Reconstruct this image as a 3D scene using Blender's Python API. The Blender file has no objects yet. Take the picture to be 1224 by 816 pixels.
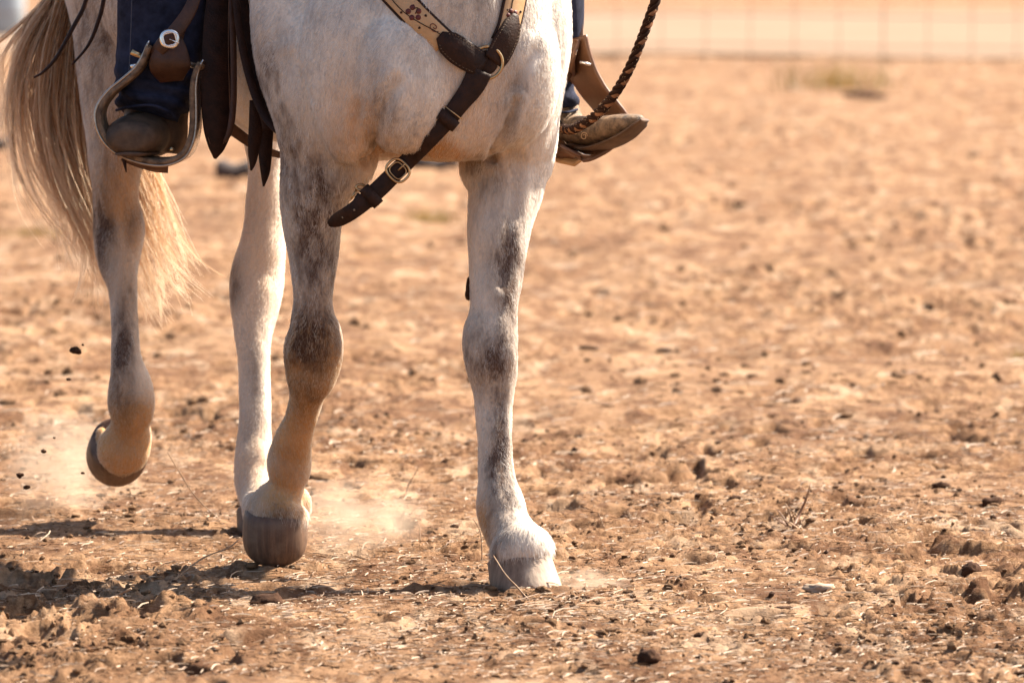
import bpy, bmesh, math, random
import numpy as np
from mathutils import Vector, Matrix
from mathutils.bvhtree import BVHTree
random.seed(7); rng = np.random.default_rng(7)
sc = bpy.context.scene
R = math.radians

# ------------------------------------------------------------------ camera, sky, sun
CAMZ, PITCH, FPX = 1.42, R(4.27), 6800.0
cd = bpy.data.cameras.new('camera'); cam = bpy.data.objects.new('camera', cd); sc.collection.objects.link(cam)
cd.sensor_width = 36; cd.lens = 200; cd.clip_start = .1; cd.clip_end = 3000
cam.location = (0, 0, CAMZ); cam.rotation_euler = (R(90) - PITCH, 0, 0)
cd.dof.use_dof = True; cd.dof.focus_distance = 12.15; cd.dof.aperture_fstop = 5.6
sc.camera = cam
FW = Vector((0, math.cos(PITCH), -math.sin(PITCH))); UP = Vector((0, math.sin(PITCH), math.cos(PITCH))); RT = Vector((1, 0, 0))
def at(px, py, D):                       # a point of the place seen at (px, py) in the photograph, D metres ahead
    px, py, D = float(px), float(py), float(D)
    return Vector((0, 0, CAMZ)) + D * (FW + RT * ((px - 612) / FPX) + UP * ((408 - py) / FPX))
def gd(py):                              # distance ahead at which the ground shows at row py
    return CAMZ / (math.sin(PITCH) - math.cos(PITCH) * (408 - py) / FPX)
SUN_AZ = (0.85, 0.527); SUN_EL = R(47)
w = bpy.data.worlds.new('World'); sc.world = w; w.use_nodes = True
nt = w.node_tree; bg = nt.nodes['Background']; sky = nt.nodes.new('ShaderNodeTexSky')
sky.sky_type = 'NISHITA'; sky.sun_disc = False; sky.sun_elevation = SUN_EL
sky.sun_rotation = math.atan2(SUN_AZ[0], SUN_AZ[1]); sky.dust_density = 3.0; sky.ozone_density = .6
nt.links.new(sky.outputs[0], bg.inputs[0]); bg.inputs[1].default_value = .066
sd = bpy.data.lights.new('sun', 'SUN'); sun = bpy.data.objects.new('sun', sd); sc.collection.objects.link(sun)
sd.energy = 5.0; sd.angle = R(.6); sd.color = (1, .88, .73)
sv = Vector((SUN_AZ[0] * math.cos(SUN_EL), SUN_AZ[1] * math.cos(SUN_EL), math.sin(SUN_EL)))
sun.rotation_euler = sv.to_track_quat('Z', 'Y').to_euler()
sc.view_settings.view_transform = 'Standard'; sc.view_settings.look = 'None'
sc.view_settings.exposure = 1.92; sc.view_settings.gamma = 1
sc.cycles.max_bounces = 8; sc.cycles.diffuse_bounces = 5; sc.cycles.volume_bounces = 1
sc.cycles.volume_step_rate = 1.0; sc.cycles_curves.shape = 'THICK'; sc.cycles.use_denoising = True

# ------------------------------------------------------------------ helpers
def link(o, parent=None):
    sc.collection.objects.link(o)
    if parent is not None: o.parent = parent
    return o
def tag(o, label=None, cat=None, group=None, kind=None):
    if label: o['label'] = label
    if cat: o['category'] = cat
    if group: o['group'] = group
    if kind: o['kind'] = kind
    return o
def empty(name, loc=(0, 0, 0)):
    o = bpy.data.objects.new(name, None); o.location = loc; o.empty_display_size = .1
    return link(o)
def mesh_np(name, V, F, mat, parent=None, smooth=True):
    """V (n,3) world coordinates, F (m,k) faces of one size"""
    V = np.asarray(V, dtype=np.float32); F = np.asarray(F, dtype=np.int32); k = F.shape[1]
    me = bpy.data.meshes.new(name)
    me.vertices.add(len(V)); me.vertices.foreach_set('co', V.ravel())
    me.loops.add(F.size); me.loops.foreach_set('vertex_index', F.ravel())
    me.polygons.add(len(F)); me.polygons.foreach_set('loop_start', np.arange(0, F.size, k, dtype=np.int32))
    me.update(calc_edges=True); me.validate()
    me.polygons.foreach_set('use_smooth', np.full(len(me.polygons), smooth))
    if mat: me.materials.append(mat)
    o = bpy.data.objects.new(name, me); link(o)
    if parent is not None: par(o, parent)
    return o
def par(o, parent):
    o.parent = parent; o.matrix_parent_inverse = parent_world(parent).inverted(); return o
def parent_world(p):
    m = Matrix.Translation(p.location)
    return m if p.parent is None else parent_world(p.parent) @ p.matrix_parent_inverse @ m
def bm_obj(name, bm, mat, parent=None, smooth=True, bevel=0, loc=None):
    me = bpy.data.meshes.new(name); bmesh.ops.recalc_face_normals(bm, faces=bm.faces); bm.to_mesh(me); bm.free()
    for p in me.polygons: p.use_smooth = smooth
    me.materials.append(mat)
    if loc is not None: me.transform(Matrix.Translation(-Vector(loc)))
    o = bpy.data.objects.new(name, me)
    if loc is not None: o.location = loc
    link(o)
    if bevel:
        b = o.modifiers.new('bevel', 'BEVEL'); b.width = bevel; b.segments = 2; b.limit_method = 'ANGLE'
    if parent is not None: par(o, parent)
    return o
def loft(bm, rings, n=20, pw=2.0):
    """closed skin through rings (centre, half axis a, half axis b)"""
    vs = []
    for c, a, b in rings:
        ring = []
        for i in range(n):
            t = 2 * math.pi * i / n; ct, st = math.cos(t), math.sin(t)
            x = math.copysign(abs(ct) ** (2 / pw), ct); y = math.copysign(abs(st) ** (2 / pw), st)
            ring.append(bm.verts.new(c + a * x + b * y))
        vs.append(ring)
    for r0, r1 in zip(vs, vs[1:]):
        for i in range(n):
            bm.faces.new((r0[i], r0[(i + 1) % n], r1[(i + 1) % n], r1[i]))
    bm.faces.new(vs[0][::-1]); bm.faces.new(vs[-1])
def crom(P, sub=4):
    """Catmull-Rom through rows of P"""
    P = np.asarray(P, float)
    Q = np.vstack([2 * P[0] - P[1], P, 2 * P[-1] - P[-2]]); out = []
    for i in range(1, len(Q) - 2):
        for k in range(sub):
            t = k / sub
            out.append(.5 * (2 * Q[i] + (Q[i + 1] - Q[i - 1]) * t + (2 * Q[i - 1] - 5 * Q[i] + 4 * Q[i + 1] - Q[i + 2]) * t * t + (3 * Q[i] - Q[i - 1] - 3 * Q[i + 1] + Q[i + 2]) * t ** 3))
    out.append(P[-1]); return np.array(out)
def limb(bm, rows, pw=2.2):
    """rows: (row py, left px, right px, distance, depth half-size in m)"""
    S = crom(rows, 4).tolist()
    C = [at((r[1] + r[2]) / 2, r[0], r[3]) for r in S]; rings = []
    for i, r in enumerate(S):
        T = (C[min(i + 1, len(C) - 1)] - C[max(i - 1, 0)]).normalized()
        a = (RT - T * RT.dot(T)).normalized(); b = T.cross(a).normalized()
        rings.append((C[i], a * (r[2] - r[1]) / 2 / FPX * r[3], b * r[4]))
    loft(bm, rings, 24, pw)
def blob(bm, c, r, axis=None, n=12):
    """ellipsoid; r = three radii; axis = 3x3 columns"""
    M = Matrix.Translation(c) @ (axis.to_4x4() if axis else Matrix()) @ Matrix.Diagonal((*r, 1))
    bmesh.ops.create_uvsphere(bm, u_segments=n * 2, v_segments=n, radius=1, matrix=M)
def tube(bm, P, rad, n=8):
    P = [Vector(p) for p in P]; rad = rad if hasattr(rad, '__len__') else [rad] * len(P)
    ref = None; rings = []
    for i, p in enumerate(P):
        T = (P[min(i + 1, len(P) - 1)] - P[max(i - 1, 0)]).normalized()
        if ref is None: ref = T.orthogonal().normalized()
        ref = (ref - T * ref.dot(T)).normalized()
        rings.append((p, ref * rad[i], T.cross(ref) * rad[i]))
    loft(bm, rings, n)
def ribbon(bm, P, W, N, th):
    """slab that follows P with half widths W, face normals N"""
    P = [Vector(p) for p in P]; vs = []
    for i, p in enumerate(P):
        T = (P[min(i + 1, len(P) - 1)] - P[max(i - 1, 0)]).normalized()
        n = Vector(N[i]); n = (n - T * n.dot(T)).normalized(); s = T.cross(n); e = th * .35; wd = W[i]
        pr = [(-wd, -th / 2 + e), (-wd + e, -th / 2), (wd - e, -th / 2), (wd, -th / 2 + e), (wd, th / 2 - e), (wd - e, th / 2), (-wd + e, th / 2), (-wd, th / 2 - e)]
        vs.append([bm.verts.new(p + s * x + n * y) for x, y in pr])
    for r0, r1 in zip(vs, vs[1:]):
        for i in range(8): bm.faces.new((r0[i], r0[(i + 1) % 8], r1[(i + 1) % 8], r1[i]))
    bm.faces.new(vs[0][::-1]); bm.faces.new(vs[-1])
def remesh(name, bm, voxel, smooth_it, mat, parent=None):
    me = bpy.data.meshes.new(name + '_src'); bm.to_mesh(me); bm.free()
    o = bpy.data.objects.new(name, me); link(o)
    m = o.modifiers.new('r', 'REMESH'); m.mode = 'VOXEL'; m.voxel_size = voxel
    s = o.modifiers.new('s', 'SMOOTH'); s.factor = .5; s.iterations = smooth_it
    dg = bpy.context.evaluated_depsgraph_get(); dg.update()
    new = bpy.data.meshes.new_from_object(o.evaluated_get(dg))
    o.modifiers.clear(); o.data = new; new.name = name; bpy.data.meshes.remove(me)
    new.materials.clear(); new.materials.append(mat)
    new.polygons.foreach_set('use_smooth', np.full(len(new.polygons), True))
    if parent is not None: par(o, parent)
    return o
# lattice noise in numpy
def _h(i, j, k, s):
    n = (i.astype(np.int64) * 374761393 + j.astype(np.int64) * 668265263 + k.astype(np.int64) * 2147483647 + s * 974634777) & 0x7fffffff
    n = ((n ^ (n >> 13)) * 1274126177) & 0x7fffffff
    n = ((n ^ (n >> 16)) * 668265263) & 0x7fffffff
    return (n & 0xffff) / 32767.5 - 1
def noise(x, y, z=None, s=0):
    z = np.zeros_like(x) if z is None else z
    i, j, k = np.floor(x), np.floor(y), np.floor(z)
    f, g, h = x - i, y - j, z - k
    f, g, h = (t * t * t * (t * (t * 6 - 15) + 10) for t in (f, g, h)); i, j, k = i.astype(int), j.astype(int), k.astype(int)
    def pl(kk):
        a = _h(i, j, kk, s) * (1 - f) + _h(i + 1, j, kk, s) * f
        b = _h(i, j + 1, kk, s) * (1 - f) + _h(i + 1, j + 1, kk, s) * f
        return a * (1 - g) + b * g
    return pl(k) if not np.any(h) else pl(k) * (1 - h) + pl(k + 1) * h
def sstep(a, b, x):
    t = np.clip((x - a) / (b - a), 0, 1); return t * t * (3 - 2 * t)

# ------------------------------------------------------------------ materials
class NM:
    def __init__(s, name):
        s.m = bpy.data.materials.new(name); s.m.use_nodes = True; s.t = s.m.node_tree; s.b = s.t.nodes['Principled BSDF']
        s.out = s.t.nodes['Material Output']; s.tc = s.t.nodes.new('ShaderNodeTexCoord').outputs['Object']
    def n(s, t, **k):
        o = s.t.nodes.new('ShaderNode' + t)
        for a, v in k.items(): setattr(o, a, v)
        return o
    def l(s, a, b): s.t.links.new(a, b)
    def noise(s, scale, detail=4, rough=.55, vec=None, dist=0):
        o = s.n('TexNoise'); o.inputs['Scale'].default_value = scale; o.inputs['Detail'].default_value = detail
        o.inputs['Roughness'].default_value = rough; o.inputs['Distortion'].default_value = dist
        s.l(vec or s.tc, o.inputs['Vector']); return o.outputs['Fac']
    def map(s, sc_=(1, 1, 1), rot=(0, 0, 0)):
        o = s.n('Mapping'); o.inputs['Scale'].default_value = sc_; o.inputs['Rotation'].default_value = rot; s.l(s.tc, o.inputs['Vector']); return o.outputs[0]
    def ramp(s, fac, stops):
        o = s.n('ValToRGB'); r = o.color_ramp
        while len(r.elements) < len(stops): r.elements.new(.5)
        for e, (p, c) in zip(r.elements, stops): e.position = p; e.color = (*c, 1) if len(c) == 3 else c
        s.l(fac, o.inputs[0]); return o.outputs[0]
    def mix(s, fac, a, b, mode='MIX'):
        o = s.n('MixRGB', blend_type=mode)
        for v, i in ((fac, 0), (a, 1), (b, 2)):
            if isinstance(v, (int, float)): o.inputs[i].default_value = v
            elif isinstance(v, tuple): o.inputs[i].default_value = (*v, 1)
            else: s.l(v, o.inputs[i])
        return o.outputs[0]
    def math(s, op, a, b=0.0):
        o = s.n('Math', operation=op)
        for v, i in ((a, 0), (b, 1)):
            if isinstance(v, (int, float)): o.inputs[i].default_value = v
            else: s.l(v, o.inputs[i])
        return o.outputs[0]
    def attr(s, name): return s.n('Attribute', attribute_name=name)
    def bump(s, h, dist, strength=1):
        o = s.n('Bump'); o.inputs['Distance'].default_value = dist; o.inputs['Strength'].default_value = strength
        s.l(h, o.inputs['Height']); s.l(o.outputs[0], s.b.inputs['Normal']); return o
    def col(s, c): s.l(c, s.b.inputs['Base Color']) if not isinstance(c, tuple) else setattr(s.b.inputs['Base Color'], 'default_value', (*c, 1))
    def set(s, **k):
        for a, v in k.items(): s.b.inputs[a.replace('_', ' ')].default_value = v
        return s

def simple(name, c1, c2, scale=30, rough=.6, bump=.0006, metallic=0, spec=.5, stretch=(1, 1, 1)):
    m = NM(name); v = m.map(stretch); f = m.noise(scale, 6, .6, v)
    m.col(m.ramp(f, [(.3, c1), (.7, c2)])); m.set(Roughness=rough, Metallic=metallic); m.b.inputs['Specular IOR Level'].default_value = spec
    m.bump(m.noise(scale * 4, 5, .6, v), bump); return m.m

# coat colour shared by skin and hair
def coat_col(m):
    d = m.attr('gray').outputs['Fac']; t = m.attr('tan').outputs['Fac']
    pat = m.noise(28, 5, .65, m.map((1, 1, .45))); fine = m.noise(160, 4, .7, m.map((1, 1, .3)))
    p = m.math('ADD', m.math('MULTIPLY', pat, .65), m.math('MULTIPLY', fine, .35))
    dm = m.math('MULTIPLY', d, m.math('ADD', m.math('MULTIPLY', p, 3.1), -.6)); dm = m.math('MINIMUM', m.math('MAXIMUM', dm, 0.0), 1.0)
    base = m.ramp(p, [(.3, (.76, .66, .54)), (.52, (.86, .79, .69)), (.75, (.91, .87, .80))])
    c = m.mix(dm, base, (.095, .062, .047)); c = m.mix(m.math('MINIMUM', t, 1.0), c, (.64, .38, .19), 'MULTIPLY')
    return c
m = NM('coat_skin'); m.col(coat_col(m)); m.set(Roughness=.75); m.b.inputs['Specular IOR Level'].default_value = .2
m.bump(m.noise(260, 3, .7, m.map((1, 1, .25))), .0012, .7); COAT = m.m
def hair_mat(name, colour_fn, spec=.25, trans=.35):
    m = NM(name); c = colour_fn(m); m.col(c); m.set(Roughness=.5)
    if 'coat' in name:
        gm = m.n('Gamma'); gm.inputs[1].default_value = .38; m.l(c, gm.inputs[0]); c = gm.outputs[0]; m.col(c)
        m.l(m.attr('sn').outputs['Vector'], m.b.inputs['Normal']); m.b.inputs['Specular IOR Level'].default_value = spec
    tr = m.n('BsdfTranslucent'); m.l(c, tr.inputs[0]); mx = m.n('MixShader'); mx.inputs[0].default_value = trans
    m.l(m.b.outputs[0], mx.inputs[1]); m.l(tr.outputs[0], mx.inputs[2]); m.l(mx.outputs[0], m.out.inputs[0]); return m.m
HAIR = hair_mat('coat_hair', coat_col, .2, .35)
def tail_c(m):
    a = m.attr('tone').outputs['Fac']
    return m.ramp(a, [(0, (.06, .03, .018)), (.3, (.28, .145, .07)), (.6, (.60, .38, .21)), (1, (.85, .70, .52))])
TAIL = hair_mat('tail_hair', tail_c, .5, .6)

m = NM('hoof_horn'); v = m.map((90, 90, 3)); f = m.noise(1, 5, .6, v); g = m.noise(25, 4, .6)
zc = m.n('SeparateXYZ'); m.l(m.tc, zc.inputs[0])
c = m.ramp(f, [(.25, (.035, .017, .010)), (.6, (.12, .058, .030)), (.8, (.21, .12, .07))])
c = m.mix(m.ramp(g, [(.45, (0, 0, 0)), (.75, (.55, .55, .55))]), c, (.20, .13, .085))
m.col(c); m.set(Roughness=.55); m.bump(f, .0012); HOOF = m.m
m = NM('dusty_hoof_horn'); v = m.map((90, 90, 3)); f = m.noise(1, 5, .6, v); g = m.noise(14, 4, .6)
c = m.ramp(f, [(.25, (.20, .14, .10)), (.7, (.36, .27, .20))]); c = m.mix(m.ramp(g, [(.42, (0, 0, 0)), (.62, (.8, .8, .8))]), c, (.45, .34, .25))
m.col(c); m.set(Roughness=.7); m.bump(f, .0012); sx_ = m.n('SeparateXYZ'); m.l(m.tc, sx_.inputs[0]); st_ = m.math('ADD', m.math('MULTIPLY', sx_.outputs[0], 9.0), m.math('MULTIPLY', g, .9)); c = m.mix(m.ramp(st_, [(.30, (1, 1, 1)), (.52, (0, 0, 0))]), c, m.ramp(f, [(.3, (.11, .066, .042)), (.7, (.24, .16, .108))])); m.col(c); HOOF2 = m.m

DARKL = simple('dark_leather', (.012, .0048, .003), (.036, .014, .0075), 45, .55, .0014, 0, .18)
BROWNL = simple('brown_leather', (.035, .013, .006), (.075, .03, .014), 34, .48, .0014, 0, .35)
TANL = simple('tan_leather', (.40, .23, .10), (.50, .31, .155), 25, .5, .0003)
EDGEL = simple('leather_edge', (.13, .055, .025), (.19, .09, .04), 60, .6, .0003)
REDL = simple('red_dye', (.07, .008, .005), (.11, .014, .009), 60, .6, .0002)
THREAD = simple('thread', (.16, .11, .07), (.22, .16, .10), 100, .8, .0002)
CHROME = simple('worn_steel', (.62, .58, .54), (.82, .78, .73), 60, .24, .0002, 1)
BRASS = simple('brass', (.40, .26, .13), (.55, .39, .22), 60, .3, .0002, 1)
STIRMET = simple('stirrup_metal', (.30, .22, .16), (.48, .38, .30), 50, .3, .0003, 1, stretch=(1, 1, 5))
STIRWOOD = simple('stirrup_leather', (.085, .034, .014), (.14, .06, .026), 20, .5, .0004)
BOOT = simple('boot_leather', (.018, .010, .006), (.12, .072, .042), 22, .65, .0010, 0, .3)
BOOT2 = simple('worn_boot_leather', (.022, .011, .006), (.27, .17, .095), 55, .7, .003)
SOLE = simple('boot_sole', (.05, .024, .012), (.10, .052, .026), 40, .7, .0005)
SHIRT = simple('shirt_cloth', (.55, .55, .55), (.65, .65, .65), 60, .9, .0004)
SKIN = simple('skin', (.50, .30, .22), (.58, .36, .27), 30, .5, .0003)
HAT = simple('straw_hat', (.55, .42, .26), (.65, .52, .34), 80, .9, .0004)
m = NM('denim'); wv = m.n('TexWave'); wv.inputs['Scale'].default_value = 420; wv.inputs['Distortion'].default_value = 2; m.l(m.map((1, 1, 1), (0, .8, .3)), wv.inputs[0])
f = m.noise(35, 5, .6); c = m.ramp(f, [(.3, (.010, .012, .024)), (.7, (.036, .042, .078))]); c = m.mix(m.math('MULTIPLY', wv.outputs['Fac'], .2), c, (.045, .045, .06))
m.col(c); m.set(Roughness=.9); m.bump(wv.outputs['Fac'], .0004); m.b.inputs['Specular IOR Level'].default_value = .1; DENIM = m.m
SEAM = simple('denim_thread', (.04, .04, .055), (.07, .07, .09), 80, .9, .0002)
m = NM('braided_rope'); a = m.attr('strand').outputs['Fac']
c = m.ramp(a, [(0, (.010, .005, .003)), (.45, (.03, .012, .007)), (.55, (.13, .055, .027)), (1, (.19, .09, .045))]); m.col(c); m.set(Roughness=.85); m.b.inputs['Specular IOR Level'].default_value = .08
m.bump(m.noise(500, 3), .0006); ROPE = m.m

# soil
def soil(name, dark=1.0):
    m = NM(name)
    n1 = m.noise(1.1, 5, .6); n2 = m.noise(9, 6, .65); n3 = m.noise(75, 6, .75, m.map((1, .45, 1))); n4 = m.noise(.35, 3, .5)
    mixn = m.math('ADD', m.math('MULTIPLY', n1, .25), m.math('ADD', m.math('MULTIPLY', n2, .4), m.math('MULTIPLY', n3, .35)))
    c = m.ramp(mixn, [(.36, (.026, .010, .0045)), (.44, (.125, .062, .029)), (.51, (.245, .138, .072)), (.62, (.39, .255, .155))])
    c = m.mix(m.ramp(n4, [(.4, (0, 0, 0)), (.65, (.35, .35, .35))]), c, (.265, .16, .09))
    pt = m.noise(3.2, 5, .7, m.map((1, .35, 1)), .8); c = m.mix(m.ramp(pt, [(.46, (0, 0, 0)), (.62, (.6, .6, .6))]), c, (.115, .053, .025))  # brown streaks paint the shade of clustered lumps into the soil colour
    p2 = m.noise(11, 5, .72, m.map((1, .38, 1)), .5); c = m.mix(m.ramp(p2, [(.50, (0, 0, 0)), (.60, (.85, .85, .85))]), c, (.09, .040, .018))  # finer dark patches, also painted lump shade
    p3 = m.noise(6, 4, .6, m.map((1, .4, 1)), .5); c = m.mix(m.ramp(p3, [(.56, (0, 0, 0)), (.66, (.6, .6, .6))]), c, (.38, .27, .18))
    m.col(c); m.set(Roughness=.95); m.b.inputs['Specular IOR Level'].default_value = .15
    h = m.math('ADD', m.math('MULTIPLY', n3, .6), m.math('MULTIPLY', m.noise(190, 5, .75), .5)); m.bump(h, .011 * dark, 1.0); return m.m
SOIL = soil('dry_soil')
CLOD = simple('clod_soil', (.05, .024, .011), (.19, .11, .058), 25, .95, .003, 0, .15)
DARKCLOD = simple('dark_clod_soil', (.022, .009, .005), (.065, .031, .016), 40, .95, .003, 0, .15)  # darker tone of the clod soil
m = NM('straw'); a = m.attr('tone').outputs['Fac']; c = m.ramp(a, [(0, (.05, .024, .012)), (.3, (.15, .085, .045)), (.65, (.21, .135, .08)), (1, (.40, .30, .205))]); m.col(c); m.set(Roughness=.7); STRAW = m.m
STICK = simple('dry_stick', (.18, .10, .055), (.38, .26, .16), 60, .8, .0006)
WEED = simple('dry_weed', (.44, .32, .11), (.54, .41, .18), 8, .8, .001)
ROADM = simple('pale_road_dust', (.20, .143, .104), (.235, .17, .127), .6, 1.0, .004, 0, 0)
GALV = simple('fence_steel', (.19, .13, .09), (.23, .16, .11), 4, .7, .001)
TIMB = simple('charred_timber', (.03, .022, .02), (.07, .05, .045), 5, .9, .004)
BLUEP = simple('pale_blue_plastic', (.26, .31, .35), (.30, .35, .40), 3, .6, .001)
STONE = simple('pale_stone', (.26, .18, .12), (.34, .25, .18), 20, .9, .002)

# ------------------------------------------------------------------ ground
craters = []
for _ in range(170):
    py = random.uniform(300, 770); D = gd(py); craters.append((random.uniform(-.115, .115) * D, D, random.uniform(.03, .075), random.uniform(0, 3.14), random.uniform(.35, 1)))
HOOFS_AT = [at(625, 704, 12.04), at(330, 674, 12.5), at(318, 640, 13.08)]
def height(x, y):
    near = 1 / (1 + (y / 60) ** 2)
    wx = x + .03 * noise(x * 9, y * 9, s=11); wy = y + .05 * noise(x * 9, y * 6, s=12)
    base = .022 * noise(x * 1.3, y * .9, s=1) + .012 * noise(x * 4, y * 3, s=2); h = base * 0; crust = .35 + .75 * sstep(-.15, .25, noise(wx * 2.1, wy * 1.0, s=15))
    c1 = noise(wx * 11, wy * 8, s=3); h = h + .0035 * sstep(-.1, .45, c1)
    c2 = noise(wx * 27, wy * 20, s=4); crust = crust * (.72 + .28 * (1 - sstep(12, 14, y))); rg = 1 - np.abs(noise(wx * 34, wy * 22, s=14)); h = h + .0085 * sstep(0, .35, c2) - .009 * sstep(.86, 1, rg) * (.4 + .6 * sstep(-.3, .3, noise(x * 2.2, y * 1.2, s=9)))
    h = h + .0072 * noise(wx * 66, wy * 42, s=5) + .0038 * noise(x * 115, y * 80, s=6)
    h = h * crust + base; fa = 1 + .55 * sstep(14, 22, y); h = h * fa
    pit = sstep(.36, .62, noise(wx * 15, wy * 9, s=7)) * sstep(-.1, .4, noise(x * 1.1, y * .5, s=8)); h = h - .030 * pit * fa
    h = h * (.35 + .65 * near)
    for cx, cy, r, a, dp in craters:
        mk = (np.abs(x - cx) < 3 * r) & (np.abs(y - cy) < 4 * r)
        if mk.any():
            dx, dy = x[mk] - cx, y[mk] - cy
            u = (dx * math.cos(a) + dy * math.sin(a)) / r; v = (-dx * math.sin(a) + dy * math.cos(a)) / (r * 1.4); q = np.sqrt(u * u + v * v)
            h[mk] += dp * (-.034 * np.exp(-(q * 1.15) ** 4) + .014 * np.exp(-((q - 1.25) / .35) ** 2))
    for p in HOOFS_AT:
        q = np.sqrt((x - p.x) ** 2 + (y - p.y) ** 2); k = np.exp(-(q / .13) ** 4); h = h * (1 - k) + k * .0
        h += .017 * np.exp(-((q - .105) / .03) ** 2) * (.6 + .7 * noise(x * 30, y * 30, s=20))
    return h
pyr = np.concatenate([np.arange(832, 520, -.55), np.arange(520, 300, -.8), np.arange(300, 0, -1.3), np.arange(0, -85, -2.5)])
ys = np.array([gd(p) for p in pyr]); ys = np.concatenate([[-40, -15, 0, 5, 8, 9.3, 9.8, 10.05], ys[ys > 10.15], [800, 1500, 2600]])
tc_ = np.linspace(-.1, .1, 350); g_ = .1 + np.cumsum(np.geomspace(.0007, 2.2, 60)); tt = np.concatenate([-g_[::-1], tc_, g_])
TT, YY = np.meshgrid(tt, ys); XX = TT * np.maximum(YY, 9.3)
ZZ = height(XX.ravel(), YY.ravel()).reshape(XX.shape)
nr, nc = XX.shape; idx = np.arange(nr * nc).reshape(nr, nc)
Fq = np.stack([idx[:-1, :-1], idx[:-1, 1:], idx[1:, 1:], idx[1:, :-1]], -1).reshape(-1, 4)
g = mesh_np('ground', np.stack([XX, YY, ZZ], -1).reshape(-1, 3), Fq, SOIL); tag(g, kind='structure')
# pale road beyond the fence
n = 60; xs = np.linspace(-90, 90, n); V = []
for x in xs: V += [(x, 57.5 + 1.1 * math.sin(x * .9) + .7 * math.sin(x * 2.3), .03), (x, 63 + .4 * math.sin(x * .21), .05), (x, 78 + .5 * math.sin(x * .17), .05), (x, 84 + .8 * math.sin(x * .25), .03)]
F = [(4 * i + k, 4 * i + k + 4, 4 * i + k + 5, 4 * i + k + 1) for i in range(n - 1) for k in range(3)]
tag(mesh_np('road', V, F, ROADM), kind='structure')

def scatter(n, p0, p1, spread=.115):
    py = rng.uniform(p0, p1, n); D = CAMZ / (math.sin(PITCH) - math.cos(PITCH) * (408 - py) / FPX)
    x = rng.uniform(-spread, spread, n) * D; return x, D
# clods, many
ico = bmesh.new(); bmesh.ops.create_icosphere(ico, subdivisions=1, radius=1)
IV = np.array([v.co[:] for v in ico.verts]); IF = np.array([[v.index for v in f.verts] for f in ico.faces]); ico.free()
ico = bmesh.new(); bmesh.ops.create_icosphere(ico, subdivisions=3, radius=1)
JV = np.array([v.co[:] for v in ico.verts]); JF = np.array([[v.index for v in f.verts] for f in ico.faces]); ico.free()
def clods(name, n, p0, p1, r0, r1, mat):
    x, y = scatter(n, p0, p1); keep = noise(x * 2.3, y * 1.1, s=31) + rng.uniform(-.6, .6, n) > 0; x, y = x[keep], y[keep]; n = len(x)
    r = r0 + (r1 - r0) * rng.random(n) ** 3.5; z = height(x.copy(), y.copy()) + r * .15
    V = IV[None] * (1 + .35 * rng.uniform(-1, 1, (n, len(IV), 1))) * r[:, None, None] * rng.uniform(.6, 1.3, (n, 1, 3))
    V[:, :, 2] *= .75; V += np.stack([x, y, z], -1)[:, None]
    F = IF[None] + (np.arange(n) * len(IV))[:, None, None]
    return tag(mesh_np(name, V.reshape(-1, 3), F.reshape(-1, 3), mat, smooth=False), kind='stuff')
o = clods('loose_clods', 12000, 500, 825, .002, .011, CLOD); tag(o, 'small dry brown soil clods strewn over the bare arena ground', 'soil clods')
o = clods('dark_clods', 3000, 480, 825, .002, .010, DARKCLOD); tag(o, 'small dark soil crumbs scattered in patches over the ground', 'soil clods')
o = clods('far_clods', 2000, 130, 500, .006, .024, CLOD); tag(o, 'blurred brown clods on the open ground behind the horse', 'soil clods')
# straw litter
def litter(name, n, p0, p1, l0, l1, wd, lift, mat=STRAW, seed=0):
    x, y = scatter(n, p0, p1); keep = noise(x * 1.7, y * .9, s=41 + seed) + rng.uniform(-.9, .9, n) > -.25; x, y = x[keep], y[keep]; n = len(x)
    L = l0 + (l1 - l0) * rng.random(n) ** 2; a = rng.uniform(0, 2 * np.pi, n); cv = rng.uniform(-.9, .9, n); S = 4
    z0 = height(x.copy(), y.copy()) + .002; el = np.abs(rng.normal(0, lift, n)); w = wd * rng.uniform(.5, 1.3, n)
    t = np.linspace(0, 1, S); V = np.zeros((n, S, 2, 3)); px, py_, pz = x.copy(), y.copy(), z0.copy()
    for k in range(S):
        aa = a + cv * t[k] * 2; ee = el * (1 - 1.2 * t[k])
        if k: px = px + np.cos(aa) * np.cos(ee) * L / (S - 1); py_ = py_ + np.sin(aa) * np.cos(ee) * L / (S - 1); pz = pz + np.sin(ee) * L / (S - 1) + 0
        wk = w * (1 - .7 * abs(t[k] - .4)); sx, sy = -np.sin(aa) * wk / 2, np.cos(aa) * wk / 2
        V[:, k, 0] = np.stack([px - sx, py_ - sy, pz], -1); V[:, k, 1] = np.stack([px + sx, py_ + sy, pz + wk * .7], -1)
    B = np.arange(S - 1) * 2; q = np.stack([B, B + 1, B + 3, B + 2], -1); F = q[None] + (np.arange(n) * S * 2)[:, None, None]
    o = mesh_np(name, V.reshape(-1, 3), F.reshape(-1, 4), mat, smooth=False)
    at_ = o.data.attributes.new('tone', 'FLOAT', 'POINT'); at_.data.foreach_set('value', np.repeat(rng.beta(2.5, 2, n), S * 2).astype(np.float32))
    return tag(o, kind='stuff')
tag(litter('straw_litter', 44000, 500, 828, .006, .045, .0024, .28), 'shredded pale straw and dry plant bits littering the ground', 'straw')
tag(litter('long_straw', 1300, 470, 770, .05, .12, .0022, .3, seed=5), 'longer dry straw stalks lying among the shredded bits', 'straw')
tag(litter('far_straw', 5000, 250, 560, .02, .10, .004, .2, seed=3), 'soft focus straw bits on the ground behind the horse', 'straw')

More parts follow.
